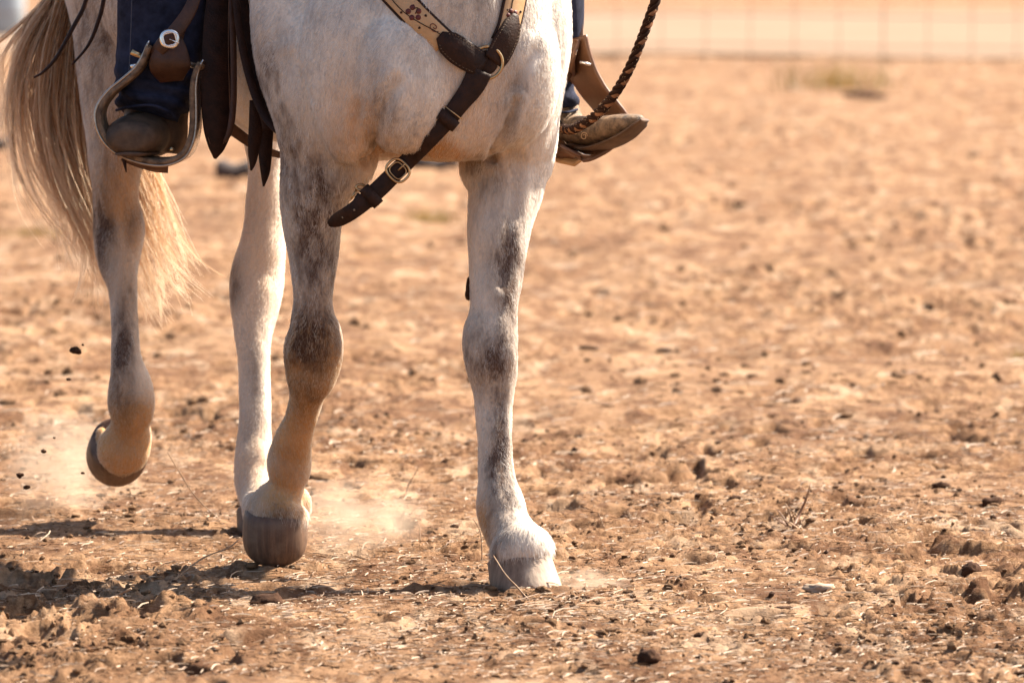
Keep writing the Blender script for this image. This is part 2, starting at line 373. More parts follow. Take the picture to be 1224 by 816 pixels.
# ------------------------------------------------------------------ things on the ground
def ground_z(x, y): return float(height(np.array([x]), np.array([y]))[0])
def gpt(px, py):
    p = at(px, py, 1); D = gd(py); q = at(px, py, D); q.y = q.y; q.z = ground_z(q.x, q.y); return q
def clod(px, py, r, mat, label, group=None, p=None, name='soil_clod', sq=(1, 1, .7), seed=0):
    c = gpt(px, py) if p is None else p
    V = JV.copy(); s = 100 + seed
    d = .38 * noise(V[:, 0] * 1.6 + seed, V[:, 1] * 1.6, V[:, 2] * 1.6 + .01, s=s) + .2 * noise(V[:, 0] * 4, V[:, 1] * 4 + seed, V[:, 2] * 4 + .01, s=s + 1) + .08 * noise(V[:, 0] * 10, V[:, 1] * 10 + seed, V[:, 2] * 10 + .01, s=s + 2)
    V = V * (1 + d)[:, None] * r * np.array(sq)
    o = mesh_np(name, V, JF, mat); o.location = (c.x, c.y, c.z + (r * .25 * sq[2] if p is None else 0))
    return tag(o, label, 'clod' if name == 'soil_clod' else 'stone', group)
G = 'loose clods on the churned ground'
for i, (px, py, r, sq, mt, lb) in enumerate([
    (318, 728, .026, (1.25, 1, .75), DARKCLOD, 'dark brown clod in front of the dark hoof on the left'),
    (327, 677, .016, (1.1, 1, .9), CLOD, 'small tan clod against the toe of the dark hoof'),
    (383, 577, .022, (1.5, 1, .6), CLOD, 'flat smooth lump just right of the hind fetlock'),
    (878, 609, .012, (1.4, 1, .8), DARKCLOD, 'small dark round clod left of the upright dry stalks'),
    (935, 736, .014, (1.6, 1, .6), DARKCLOD, 'broad dark clod pair below the flat pale stone'),
    (1160, 694, .018, (1.2, 1, 1), DARKCLOD, 'dark jagged clod near the right edge of the ground'),
    (1125, 587, .016, (1.4, 1, .7), DARKCLOD, 'dark clod up and right of the upright dry stalks'),
    (1185, 604, .018, (1.3, 1, .8), DARKCLOD, 'dark clod farthest right beyond the stalks'),
    (830, 586, .016, (1.5, 1, .7), DARKCLOD, 'dark crumbled clod on the rise behind the stalks'),
    (776, 800, .018, (1.1, 1, 1), DARKCLOD, 'dark clod at the bottom edge right of the front hoof'),
    (1140, 797, .016, (2.0, 1, .6), DARKCLOD, 'long dark clod at the bottom right corner'),
    (703, 413, .020, (1.6, 1, .7), DARKCLOD, 'dark blurred clod right of the front knee'),
    (793, 415, .017, (1.6, 1, .6), DARKCLOD, 'second dark blurred clod right of the front knee'),
    (885, 243, .028, (1, 1, .8), DARKCLOD, 'small dark clod far out on the open ground'),
    (1185, 251, .03, (1.6, 1, .6), DARKCLOD, 'dark clod far out near the right edge'),
    (1018, 117, .07, (1.1, 1, .6), DARKCLOD, 'left one of two dark lumps below the yellow weed'),
    (1038, 116, .09, (1.5, 1, .5), DARKCLOD, 'right one of two dark lumps below the yellow weed')]):
    clod(px, py, r, mt, lb, G, sq=sq, seed=i)
clod(950, 106, .05, STONE, 'small white stone far out left of the yellow weed', name='pale_stone', seed=40)
clod(979, 716, .022, STONE, 'flat pale stone lying among dark clods', name='pale_stone', sq=(1.4, 1, .45), seed=41)
clod(0, 0, .0125, DARKCLOD, 'dark clod thrown up in the air left of the lifted hind hoof', 'dirt thrown up by the hooves', p=at(90, 419, 13.1), seed=50)
for i, (px, py, r, lb) in enumerate([(99, 412, .003, 'tiny crumb flying beside the large airborne clod'), (82, 453, .005, 'flying crumb below the large airborne clod'), (52, 539, .006, 'flying crumb left of the dust puff'), (99, 565, .004, 'flying crumb in front of the dust puff'), (24, 568, .008, 'ragged crumb kicked up at the left edge'), (32, 582, .007, 'lower ragged crumb kicked up at the left edge'), (65, 523, .003, 'tiny crumb flying above the dust puff')]):
    clod(0, 0, r, DARKCLOD, lb, 'dirt thrown up by the hooves', p=at(px, py, 13.0), seed=60 + i)
def stick(pts, r, label, name='dry_stick', cat='stick', mat=STICK, group=None):
    P = crom([list(p) for p in pts], 4); rr = np.linspace(r, r * .6, len(P)) * (1 + .15 * np.sin(np.arange(len(P)) * 1.9))
    bm = bmesh.new(); tube(bm, P, list(rr), 6); return tag(bm_obj(name, bm, mat), label, cat, group)
def gp(px, py, up=0, dD=0):
    D = gd(py) + dD; q = at(px, py, D); q.z = ground_z(q.x, q.y) + up; return q
def air(px, py, D): return at(px, py, D)
GS = 'dry sticks and stalks on the ground'
for i, (px, py, r_, lb) in enumerate([(300, 680, .012, 'rough crumb beside the left edge of the dark hoof'), (352, 681, .010, 'rough crumb under the toe of the dark hoof'), (367, 676, .009, 'small crumb at the right edge of the dark hoof'), (586, 709, .010, 'rough crumb at the left edge of the pale hoof'), (612, 714, .009, 'small crumb in front of the pale hoof'), (650, 712, .011, 'crumb pushed up at the toe of the pale hoof'), (678, 704, .009, 'crumb at the right side of the pale hoof')]):
    clod(px, py, r_, CLOD, lb, 'crumbs pushed up around the planted hooves', sq=(1.3, 1, .8), seed=80 + i)
stick([gp(98, 735, .004), air(130, 716, gd(735) - .03), air(157, 703, gd(735) - .05)], .0035, 'pale broken stick lying across the dark shadow at left', group=GS)
stick([gp(200, 694, .003), air(240, 668, gd(690)), air(272, 655, gd(690)), air(285, 645, gd(690))], .0022, 'thin bent twig pointing at the dark hoof', group=GS)
stick([gp(262, 625, 0), air(235, 595, gd(625)), air(215, 565, gd(625)), air(200, 540, gd(625))], .0018, 'thin stalk rising between the two hind legs', group=GS)
D0 = gd(708) - .08
stick([gp(634, 717, 0), air(617, 700, D0 - .04), air(604, 686, D0 - .04), air(590, 664, D0)], .0022, 'pale stem standing before the right front hoof', group=GS)
stick([gp(576, 672), air(576, 655, gd(672)), air(574, 635, gd(672)), air(566, 620, gd(672))], .0016, 'thin upright twig left of the right front hoof', group=GS)
stick([gp(503, 652), air(502, 640, gd(652)), air(501, 626, gd(652))], .0016, 'short pale upright stub between the front hooves', group=GS)
stick([gp(478, 595), air(488, 580, gd(595)), air(497, 565, gd(595)), air(500, 558, gd(595))], .0014, 'thin curved stalk beyond the dust between the front legs', group=GS)
stick([gp(722, 640), air(720, 625, gd(640)), air(715, 612, gd(640))], .0015, 'pale stalk right of the right front hoof', group=GS)
stick([gp(1030, 654, .003), gp(1062, 652, .006), gp(1090, 655, .01), gp(1100, 645, .006)], .0032, 'pale crooked stick lying right of the upright stalks', group=GS)
stick([gp(1076, 648), air(1068, 632, gd(648)), air(1060, 618, gd(648))], .0015, 'thin stalk rising off the crooked stick', group=GS)
# dead plant with stalks
root = empty('dead_plant', gp(948, 634)); tag(root, 'clump of dead brown stalks standing right of the front hoof', 'dead plant')
for k in range(15):
    a = random.uniform(-1.2, 1.2); L = random.uniform(.03, .075); b = gp(948 + random.uniform(-12, 12), 634 + random.uniform(-2, 3))
    P = [b + Vector((math.sin(a) * L * t, random.uniform(-.02, .02) * t, L * t * math.cos(a * .8) * (1 - .35 * t))) for t in (0, .33, .66, 1)]
    if k == 0: P = [b, at(955, 615, gd(634)), at(964, 595, gd(634)), at(969, 576, gd(634))]
    bm = bmesh.new(); tube(bm, crom([list(p) for p in P], 3), [.0030 * (1 - .8 * t) for t in np.linspace(0, 1, 10)] if k else [.0055 * (1 - .85 * t) for t in np.linspace(0, 1, 10)], 5)
    bm_obj('stalk', bm, STICK if k % 3 else EDGEL, root)
# weeds
def weed(px, py, wdt, hgt, n, label, mat=WEED):
    c = gp(px, py); bm = bmesh.new(); 
    for k in range(n):
        a = random.gauss(0, .45); b = c + Vector((random.gauss(0, wdt * .28), random.gauss(0, wdt * .3), 0)); L = hgt * random.uniform(.4, 1)
        d = Vector((math.sin(a), random.gauss(0, .4), 1)).normalized(); s = Vector((hgt * .02, 0, 0)); P = [b, b + d * L * .5, b + d * L + Vector((a * L * .3, 0, -L * .1))]
        v = [bm.verts.new(p + s * q * (1 - .45 * i)) for i, p in enumerate(P) for q in (-1, 1)]
        bm.faces.new((v[0], v[1], v[3], v[2])); bm.faces.new((v[2], v[3], v[5], v[4]))
    rt = tag(empty('weed_tuft', c), label, 'weed'); tag(bm_obj('leaves', bm, mat, rt, smooth=False), kind='stuff'); return rt
weed(1000, 106, .85, .38, 100, 'yellow green weed tuft at the foot of the far fence')
weed(517, 264, .26, .11, 150, 'low yellow weed seen between the front legs')
weed(38, 285, .28, .07, 160, 'low greenish weed left of the tail')
weed(1220, 425, .10, .06, 60, 'low yellow weed at the right edge')
# dark timbers lying far out
for px0, px1, py, hh, lb in [(-30, 12, 181, .045, 'dark timber lying beyond the tail at the left edge'), (258, 300, 213, .045, 'dark timber block lying between the hind legs far out'), (492, 548, 206, .035, 'dark timber lying beyond the gap between the front legs')]:
    D = gd(py); a, b = at(px0, py, D), at(px1, py, D); bm = bmesh.new()
    zc_ = ground_z(a.x, a.y) + hh
    loft(bm, [(Vector((a.x + (b.x - a.x) * t, a.y + .1 * t, zc_ + .012 * math.sin(9 * t))), Vector((0, .07, 0)), Vector((0, 0, hh * (1 + .1 * math.sin(7 * t))))) for t in np.linspace(0, 1, 7)], 10, 3.5)
    tag(bm_obj('timber', bm, TIMB), lb, 'timber', 'dark timbers lying on the open ground')
# fence
FY = gd(80); fr = empty('wire_fence', (0, FY, 0)); tag(fr, 'wire fence with thin upright stays far across the top of the picture', 'fence')
for k in range(-26, 27):
    x = (k + .35) * .42; hv = .008 if k % 8 else .012; bm = bmesh.new(); z0 = ground_z(x, FY) - .1
    tube(bm, [(x, FY, z0), (x + .01, FY, .7), (x, FY, 1.45)], hv / 2, 8); bm_obj('post' if k % 8 == 0 else 'stay', bm, GALV, fr)
for k in range(5):
    z = .2 + .28 * k; bm = bmesh.new(); tube(bm, [(x, FY - .03, z + .02 * math.sin(x)) for x in np.linspace(-12, 12, 30)], .006, 5); bm_obj('wire', bm, GALV, fr)
bm = bmesh.new(); c = at(-2, 8, 66); tube(bm, [(c.x, c.y, .05), (c.x, c.y, .1), (c.x, c.y, .5), (c.x, c.y, .9), (c.x, c.y, .95)], [.26, .3, .31, .3, .27], 20)
tag(bm_obj('plastic_drum', bm, BLUEP), 'pale blue drum beyond the fence in the top left corner', 'drum')

# ------------------------------------------------------------------ horse
TH = R(25); HD = Vector((math.sin(TH), -math.cos(TH), 0)); LF = Vector((math.cos(TH), math.sin(TH), 0)); HO = Vector((-.21, 12.27, 0))
def hp(u, v, z): return HO + HD * u + LF * v + Vector((0, 0, z))
HAX = Matrix((HD, LF, Vector((0, 0, 1)))).transposed()
bm = bmesh.new()
def barrel(rows, pw=2.0):
    S = crom(rows, 4).tolist()
    loft(bm, [(hp(r[0], r[4], r[1]), LF * r[2], Vector((0, 0, r[3]))) for r in S], 32, pw)
barrel([(.345, 1.17, .05, .08, 0), (.32, 1.165, .14, .19, 0), (.26, 1.16, .205, .25, 0), (.15, 1.185, .245, .285, 0), (0, 1.215, .26, .315, 0), (-.3, 1.2, .285, .31, 0), (-.6, 1.2, .30, .285, 0),
        (-.9, 1.24, .28, .27, 0), (-1.15, 1.27, .28, .26, 0), (-1.4, 1.25, .22, .23, 0), (-1.52, 1.22, .12, .14, 0), (-1.56, 1.22, .05, .06, 0)], 2.15)
# neck and head (above the picture)
S = [(.12, 1.38, .20, .20), (.3, 1.5, .13, .2), (.48, 1.68, .10, .16), (.62, 1.86, .085, .13), (.72, 1.98, .08, .11)]
loft(bm, [(hp(u, 0, z), LF * a, Vector((0, 0, 1)).lerp(HD * -1, .35).normalized() * b) for u, z, a, b in S], 20)
S = [(.68, 2.02, .07, .09), (.76, 1.97, .10, .12), (.86, 1.85, .095, .11), (.97, 1.70, .07, .075), (1.04, 1.58, .06, .06), (1.07, 1.52, .045, .045)]
loft(bm, [(hp(u, 0, z), LF * a, (HD * .8 + Vector((0, 0, .6))) * b) for u, z, a, b in S], 20)
for s in (-1, 1): loft(bm, [(hp(.70 + t * .03, s * (.055 + t * .03), 2.06 + t * .15), LF * .03 * (1 - .85 * t), HD * .018 * (1 - .7 * t)) for t in (0, .4, .75, 1)], 10)
# pectorals and shoulders
blob(bm, hp(.25, -.13, 1.08), (.10, .12, .16), HAX); blob(bm, hp(.25, .115, 1.09), (.10, .105, .16), HAX)
blob(bm, hp(.14, -.215, 1.12), (.13, .095, .22), HAX); blob(bm, hp(.12, .20, 1.12), (.14, .085, .24), HAX)
blob(bm, hp(.0, -.2, 1.2), (.2, .1, .25), HAX); blob(bm, hp(.0, .18, 1.2), (.2, .085, .25), HAX)
# left foreleg (right in the picture)
limb(bm, [(-90, 610, 660, 12.25, .05), (-30, 598, 676, 12.2, .08), (40, 588, 683, 12.18, .10), (98, 570, 675, 12.2, .12), (140, 556, 670, 12.23, .125), (175, 549, 664, 12.26, .12), (205, 551, 657, 12.25, .11), (229, 561, 648, 12.24, .10), (262, 560, 637, 12.22, .088), (290, 560, 631, 12.2, .078), (323, 561, 626, 12.19, .067),
          (353, 562, 620, 12.17, .058), (378, 561, 618, 12.16, .053), (397, 554, 619, 12.15, .054), (415, 553.5, 619, 12.145, .055), (434, 556, 619, 12.145, .053), (452, 561, 618, 12.15, .05), (470, 566, 614, 12.15, .044), (489, 568, 612, 12.15, .041),
          (526, 571, 612, 12.14, .04), (550, 571.5, 613, 12.14, .042), (575, 571, 617, 12.13, .046), (598, 569, 625, 12.12, .052), (612, 570, 629.5, 12.11, .054), (628, 577, 633, 12.09, .05), (645, 587, 646, 12.06, .052), (654, 584, 658, 12.045, .062), (661, 585, 661, 12.04, .064), (668, 590, 658, 12.04, .055)])
# right foreleg
limb(bm, [(-110, 330, 380, 12.24, .05), (-40, 305, 392, 12.2, .08), (40, 300, 402, 12.16, .11), (98, 314, 425, 12.16, .125), (140, 327, 447, 12.17, .125), (170, 333, 454, 12.18, .12), (196, 334, 444, 12.19, .11), (229, 335, 420, 12.2, .098), (262, 339, 409, 12.21, .083), (298, 345, 405, 12.22, .07), (331, 348.5, 400, 12.22, .06), (358, 351, 397, 12.22, .054),
          (379, 348, 400, 12.22, .054), (397, 344, 408, 12.22, .056), (415, 340, 410, 12.22, .056), (434, 340, 408, 12.23, .054), (452, 342, 401, 12.24, .05), (470, 346, 388, 12.27, .042), (489, 344, 382, 12.31, .037), (507, 338, 377, 12.34, .036),
          (526, 328, 373, 12.38, .04), (548, 320, 372, 12.42, .047), (565, 320, 370, 12.45, .05), (580, 321, 363, 12.46, .045), (595, 306, 364, 12.46, .045), (607, 294, 369, 12.455, .056), (616, 294, 368, 12.45, .061), (623, 295, 367, 12.45, .061), (629, 302, 360, 12.46, .050)])
blob(bm, at(303, 605, 12.5), (.025, .03, .035)); blob(bm, at(361, 602, 12.5), (.02, .03, .035))
# left hind
limb(bm, [(-20, 225, 375, 13.45, .2), (60, 250, 365, 13.45, .19), (120, 275, 355, 13.45, .15), (170, 292, 347, 13.45, .12), (200, 297, 343, 13.45, .10), (233, 296, 342, 13.44, .083), (265, 293, 342, 13.43, .075), (298, 286, 341, 13.42, .078), (321, 278, 340, 13.42, .08), (340, 275, 339, 13.41, .078), (364, 275.5, 334, 13.38, .066),
          (396, 280, 326, 13.35, .05), (429, 285, 322, 13.32, .043), (462, 286, 323, 13.3, .04), (500, 286, 324, 13.27, .04), (530, 283, 325, 13.25, .044), (550, 281, 326, 13.23, .05), (572, 281, 326, 13.21, .05), (592, 288, 330, 13.17, .045), (612, 292, 345, 13.12, .055), (628, 290, 345, 13.1, .055)])
# right hind
limb(bm, [(-40, 72, 215, 13.45, .2), (20, 84, 205, 13.45, .2), (80, 93, 195, 13.42, .17), (131, 100, 184, 13.4, .14), (170, 104, 175, 13.39, .11), (200, 106.5, 169, 13.38, .09), (233, 111, 165, 13.38, .078), (255, 111.5, 169, 13.39, .078), (275, 111.5, 173, 13.39, .078), (298, 113.5, 169.5, 13.37, .07), (315, 118, 166, 13.35, .06),
          (331, 125, 164, 13.33, .05), (355, 131, 164, 13.32, .043), (396, 133.5, 165.5, 13.31, .038), (429, 132.5, 169.5, 13.3, .038), (450, 131, 178, 13.3, .043), (465, 129.5, 182.5, 13.3, .047), (480, 128.5, 184.5, 13.3, .05), (494, 131, 183, 13.31, .048), (507, 133, 178, 13.33, .043), (522, 125, 181, 13.35, .045), (538, 116, 179, 13.36, .048), (550, 121, 175, 13.37, .04), (558, 130, 167, 13.38, .03)])
blob(bm, at(122, 524, 13.4), (.017, .03, .03)); blob(bm, at(172, 522, 13.4), (.018, .03, .04))
# knee, hock and tendon shapes
for px, py, D, r in [(563, 412, 12.12, (.012, .012, .022)), (606, 425, 12.11, (.018, .012, .03)), (352, 425, 12.18, (.016, .012, .025)), (398, 415, 12.19, (.018, .014, .026)), (157, 268, 13.42, (.016, .03, .022)), (283, 338, 13.4, (.012, .015, .02)), (325, 335, 13.42, (.014, .03, .03))]:
    blob(bm, at(px, py, D), r)
horse_body = remesh('horse', bm, .0062, 7, COAT)
tag(horse_body, 'dappled grey horse walking toward the right with dusty legs tinted tan with painted ground bounce', 'horse')
me = horse_body.data; nv = len(me.vertices); P = np.empty(nv * 3, np.float32); me.vertices.foreach_get('co', P); P = P.reshape(-1, 3)
Nn = np.empty(nv * 3, np.float32); me.vertices.foreach_get('normal', Nn); Nn = Nn.reshape(-1, 3)
# gentle surface relief: muscle bands, skin folds, tendons
Hm = np.array(HD); Lm = np.array(LF)
d = .0045 * noise(P[:, 0] * 14, P[:, 1] * 14, P[:, 2] * 7, s=51) * sstep(.55, .9, P[:, 2]) + .0016 * noise(P[:, 0] * 45, P[:, 1] * 45, P[:, 2] * 16, s=52)
def groove(pts, D, wdt, dep):
    A = np.array([at(x, y, D) for x, y in crom(pts, 24)]); q = np.full(nv, 9.); near = np.abs(P[:, 1] - A[:, 1].mean()) < .3
    for a in A: q[near] = np.minimum(q[near], np.sqrt(((P[near][:, [0, 2]] - a[[0, 2]]) ** 2).sum(1)))
    return dep * (-np.exp(-(q / wdt) ** 2) + .45 * np.exp(-((q - wdt * 2) / wdt) ** 2))
front = (Nn[:, 1] < -.1)
d += front * (groove([(617, 120), (606, 150), (592, 172), (589, 190)], 12.1, .009, .016) + groove([(476, 95), (458, 130), (447, 165), (440, 195)], 12.1, .013, .010)
     + groove([(640, 60), (622, 85), (612, 110)], 12.1, .012, .006) + groove([(432, 120), (425, 160), (436, 190)], 12.1, .01, .006) + groove([(350, 70), (372, 130), (385, 190), (390, 240)], 12.1, .016, .006)
     + groove([(600, 470), (601, 540), (605, 590)], 12.1, .009, .0022) + groove([(620, 190), (612, 260), (600, 340)], 12.1, .012, .005))
P += Nn * d[:, None]; me.vertices.foreach_set('co', P.ravel()); me.update()
# coat markings (grey mottling, tan for leg dirt and for warm ground bounce painted into the coat)
GRAY = [  # px, py, D, radius x, radius z, strength
    (587, 432, 12.1, 38, 46, 1.0), (610, 340, 12.12, 22, 85, .95), (606, 395, 12.12, 24, 40, .8), (598, 545, 12.1, 19, 110, .9), (600, 250, 12.1, 40, 60, .3), (600, 600, 12.1, 30, 40, .35),
    (375, 290, 12.15, 36, 110, 1.0), (375, 412, 12.18, 44, 50, 1.0), (343, 190, 12.1, 26, 90, .8), (395, 225, 12.1, 32, 60, .6), (368, 470, 12.2, 30, 34, .6),
    (318, 85, 12.1, 28, 60, .7), (455, 135, 12.0, 24, 55, .6), (410, 80, 12.0, 60, 60, .2), (570, 15, 12.0, 60, 60, .5), (430, 5, 12., 80, 30, .3), (612, 140, 12.1, 22, 50, .6), (575, 205, 12.15, 24, 40, .7), (495, 160, 12.1, 40, 45, .4), (655, 60, 12.1, 30, 60, .25), (520, 60, 12., 40, 60, .25),
    (118, 285, 13.35, 18, 80, 1.0), (150, 415, 13.3, 15, 80, .9), (160, 262, 13.3, 14, 30, .7), (120, 60, 13.3, 44, 110, .7), (125, 210, 13.3, 22, 50, .6), (140, 150, 13.3, 50, 50, .6), (150, 480, 13.3, 26, 26, .4),
    (279, 338, 13.4, 12, 20, .8), (303, 470, 13.3, 14, 70, .5), (345, 560, 12.4, 22, 24, .3), (300, 610, 12.4, 16, 26, .4), (330, 634, 12.4, 46, 22, 1.3), (602, 666, 12.05, 26, 13, .9)]
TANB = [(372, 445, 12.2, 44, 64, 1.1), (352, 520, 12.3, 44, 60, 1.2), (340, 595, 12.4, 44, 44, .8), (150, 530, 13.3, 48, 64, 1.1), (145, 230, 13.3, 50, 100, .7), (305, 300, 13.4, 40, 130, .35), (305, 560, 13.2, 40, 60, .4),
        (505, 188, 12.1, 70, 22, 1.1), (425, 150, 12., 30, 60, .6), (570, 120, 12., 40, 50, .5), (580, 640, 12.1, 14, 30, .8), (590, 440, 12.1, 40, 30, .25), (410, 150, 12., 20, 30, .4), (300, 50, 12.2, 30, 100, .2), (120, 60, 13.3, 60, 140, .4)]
def field(Q, L):
    out = np.zeros(len(Q)); w1 = noise(Q[:, 0] * 16, Q[:, 1] * 16, Q[:, 2] * 9, s=91); w2 = noise(Q[:, 0] * 14, Q[:, 1] * 14, Q[:, 2] * 12, s=92)
    Q = Q + np.stack([w1 * .014, w1 * 0, w2 * .035], 1)
    for px, py, D, rx, ry, s in L:
        c = at(px, py, D); a = rx / FPX * D; b = ry / FPX * D
        out = np.maximum(out, s * np.exp(-(((Q[:, 0] - c.x) / a) ** 2 + ((Q[:, 2] - c.z) / b) ** 2) * .75 - ((Q[:, 1] - c.y) / .35) ** 4))
    return out
def coat_attr(Q):
    g_ = np.clip(field(Q, GRAY) + .10 * sstep(.0, .6, noise(Q[:, 0] * 9, Q[:, 1] * 9, Q[:, 2] * 7, s=61)) + .03, 0, 1)
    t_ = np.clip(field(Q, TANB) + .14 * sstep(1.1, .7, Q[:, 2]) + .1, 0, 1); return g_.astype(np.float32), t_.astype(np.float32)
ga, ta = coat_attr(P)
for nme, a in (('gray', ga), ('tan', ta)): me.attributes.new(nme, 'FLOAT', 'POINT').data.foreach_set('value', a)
# short coat hair
def curves_obj(name, pts, rad, attrs, mat, parent):
    """pts (n,k,3)"""
    n, k = pts.shape[:2]; cv = bpy.data.hair_curves.new(name); cv.add_curves([k] * n)
    cv.attributes['position'].data.foreach_set('vector', pts.astype(np.float32).ravel())
    ra = cv.attributes.get('radius') or cv.attributes.new('radius', 'FLOAT', 'POINT'); ra.data.foreach_set('value', rad.astype(np.float32).ravel())
    for a, v in attrs.items():
        if a == 'sn': cv.attributes.new(a, 'FLOAT_VECTOR', 'CURVE').data.foreach_set('vector', v.astype(np.float32).ravel()); continue
        dom = 'CURVE' if v.ndim == 1 else 'POINT'; cv.attributes.new(a, 'FLOAT', dom).data.foreach_set('value', v.astype(np.float32).ravel())
    cv.materials.append(mat); o = bpy.data.objects.new(name, cv); link(o)
    if parent is not None: par(o, parent)
    return o
def unit(a): return a / np.maximum(np.linalg.norm(a, axis=-1, keepdims=True), 1e-9)
me.calc_loop_triangles(); nt_ = len(me.loop_triangles); T3 = np.empty(nt_ * 3, np.int32); me.loop_triangles.foreach_get('vertices', T3); T3 = T3.reshape(-1, 3)
A_, B_, C_ = P[T3[:, 0]], P[T3[:, 1]], P[T3[:, 2]]; cr = np.cross(B_ - A_, C_ - A_); ar = np.linalg.norm(cr, axis=1) / 2; FN = unit(cr)
cen = (A_ + B_ + C_) / 3; wgt = ar * (cen[:, 2] < 1.42); NH = 380000
pick = rng.choice(nt_, NH, p=wgt / wgt.sum()); r1 = np.sqrt(rng.random(NH))[:, None]; r2 = rng.random(NH)[:, None]
Q = A_[pick] * (1 - r1) + B_[pick] * r1 * (1 - r2) + C_[pick] * r1 * r2; QN = unit(Nn[T3[pick]].mean(1))
flow = np.tile(np.array([0., 0., -1.]), (NH, 1)) - .45 * Hm * sstep(.75, 1.0, Q[:, 2])[:, None]
sw = noise(Q[:, 0] * 7, Q[:, 1] * 7, Q[:, 2] * 7, s=71)[:, None]; flow += .35 * sw * Lm + .25 * noise(Q[:, 0] * 22, Q[:, 1] * 22, Q[:, 2] * 14, s=72)[:, None] * Hm + rng.normal(0, .14, (NH, 3))
tg = unit(flow - QN * (flow * QN).sum(1, keepdims=True)); clump = noise(Q[:, 0] * 70, Q[:, 1] * 70, Q[:, 2] * 40, s=73)[:, None]
HLn = (.0075 + .005 * sstep(.6, .95, Q[:, 2]) + .010 * np.exp(-((Q[:, 2] - .09) / .04) ** 2))[:, None] * np.where(Q[:, 2:3] < .12, rng.uniform(.3, 1.7, (NH, 1)), rng.uniform(.6, 1.25, (NH, 1))); lift = .15 + .07 * clump + rng.uniform(-.06, .12, (NH, 1))
mid = Q + unit(tg + QN * lift * 1.5) * HLn * .5; tip = mid + unit(tg + QN * lift * .5) * HLn * .5
hp_pts = np.stack([Q - QN * .0005, mid, tip], 1); rad = np.tile(np.array([.00028, .00023, .00005]), (NH, 1))
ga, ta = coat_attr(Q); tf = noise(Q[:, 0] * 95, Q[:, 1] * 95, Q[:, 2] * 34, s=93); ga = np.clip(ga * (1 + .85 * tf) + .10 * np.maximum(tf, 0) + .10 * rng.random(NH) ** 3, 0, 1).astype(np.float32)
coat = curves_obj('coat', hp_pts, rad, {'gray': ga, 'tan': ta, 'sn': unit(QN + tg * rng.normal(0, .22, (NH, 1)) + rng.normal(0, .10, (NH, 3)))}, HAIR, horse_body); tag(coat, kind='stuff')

# tail
guides = [
    [(95, -90, 13.6), (62, -10, 13.6), (28, 28, 13.6), (2, 66, 13.6), (-14, 120, 13.6)],
    [(95, -90, 13.6), (66, -10, 13.6), (36, 34, 13.6), (12, 90, 13.6), (8, 150, 13.6), (14, 190, 13.6)],
    [(95, -90, 13.6), (70, -10, 13.6), (42, 40, 13.6), (20, 100, 13.6), (24, 170, 13.6), (40, 232, 13.6), (68, 282, 13.6), (98, 322, 13.6)],
    [(97, -90, 13.6), (76, 0, 13.6), (56, 60, 13.6), (46, 130, 13.6), (58, 190, 13.6), (82, 245, 13.6), (102, 290, 13.6), (112, 325, 13.6)],
    [(97, -90, 13.6), (79, 0, 13.6), (64, 60, 13.6), (58, 130, 13.6), (72, 200, 13.6), (92, 250, 13.6), (107, 290, 13.6), (113, 318, 13.6)],
    [(100, -90, 13.62), (85, 0, 13.62), (72, 70, 13.62), (66, 140, 13.62), (80, 210, 13.6), (100, 270, 13.6), (114, 320, 13.6)],
    [(100, -90, 13.62), (90, 0, 13.62), (85, 80, 13.62), (84, 150, 13.62), (94, 215, 13.6), (108, 275, 13.6), (118, 330, 13.6)],
    [(102, -90, 13.64), (94, 0, 13.64), (94, 80, 13.64), (100, 150, 13.64), (108, 215, 13.62), (120, 280, 13.62), (130, 350, 13.6), (135, 370, 13.6)],
    [(105, -90, 13.66), (100, 0, 13.66), (112, 100, 13.66), (130, 180, 13.66), (150, 240, 13.66), (165, 300, 13.66), (178, 350, 13.66), (190, 388, 13.66)],
    [(105, -90, 13.66), (108, 0, 13.66), (126, 100, 13.66), (148, 185, 13.66), (168, 240, 13.66), (186, 290, 13.66), (205, 330, 13.66), (224, 358, 13.66)],
    [(108, -90, 13.66), (112, 0, 13.66), (136, 100, 13.66), (160, 180, 13.66), (178, 225, 13.66), (190, 270, 13.66), (212, 312, 13.66), (242, 346, 13.66)],
    [(108, -90, 13.66), (118, 0, 13.66), (142, 100, 13.66), (168, 160, 13.66), (184, 205, 13.66), (196, 240, 13.66), (210, 285, 13.66), (232, 330, 13.66)]]
GD = []
for gl in guides:
    c = crom([list(at(*p)) for p in gl], 6); t = np.linspace(0, len(c) - 1, 22); GD.append(np.stack([np.interp(t, np.arange(len(c)), c[:, j]) for j in range(3)], 1))
GD = np.array(GD)
NT = 3500; wts = np.array([.5, .6, .7, 1.0, 1.3, 1.3, 1.3, 1.3, .75, .8, .7]); seg = rng.choice(len(wts), NT, p=wts / wts.sum()); fr_ = rng.random(NT)
NC = 170; cs = rng.choice(len(wts), NC, p=wts / wts.sum()); cf = rng.random(NC)      # locks
cen_ = GD[cs] * (1 - cf[:, None, None]) + GD[cs + 1] * cf[:, None, None]
co_ = rng.integers(0, NC, NT); own = GD[seg] * (1 - fr_[:, None, None]) + GD[seg + 1] * fr_[:, None, None]
tpar = np.linspace(0, 1, 22)
lock = cen_[co_] + rng.normal(0, 1, (NT, 1, 3)) * np.array([.0036, .016, .003]) * (1.2 - .9 * tpar[None, :, None])
mixk = (rng.random(NT) < .2)[:, None, None]
pts = np.where(mixk, own + rng.normal(0, 1, (NT, 1, 3)) * np.array([.010, .03, .006]), lock)
ph = rng.uniform(0, 6.28, (NT, 1)); phc = rng.uniform(0, 6.28, NC)[co_][:, None]
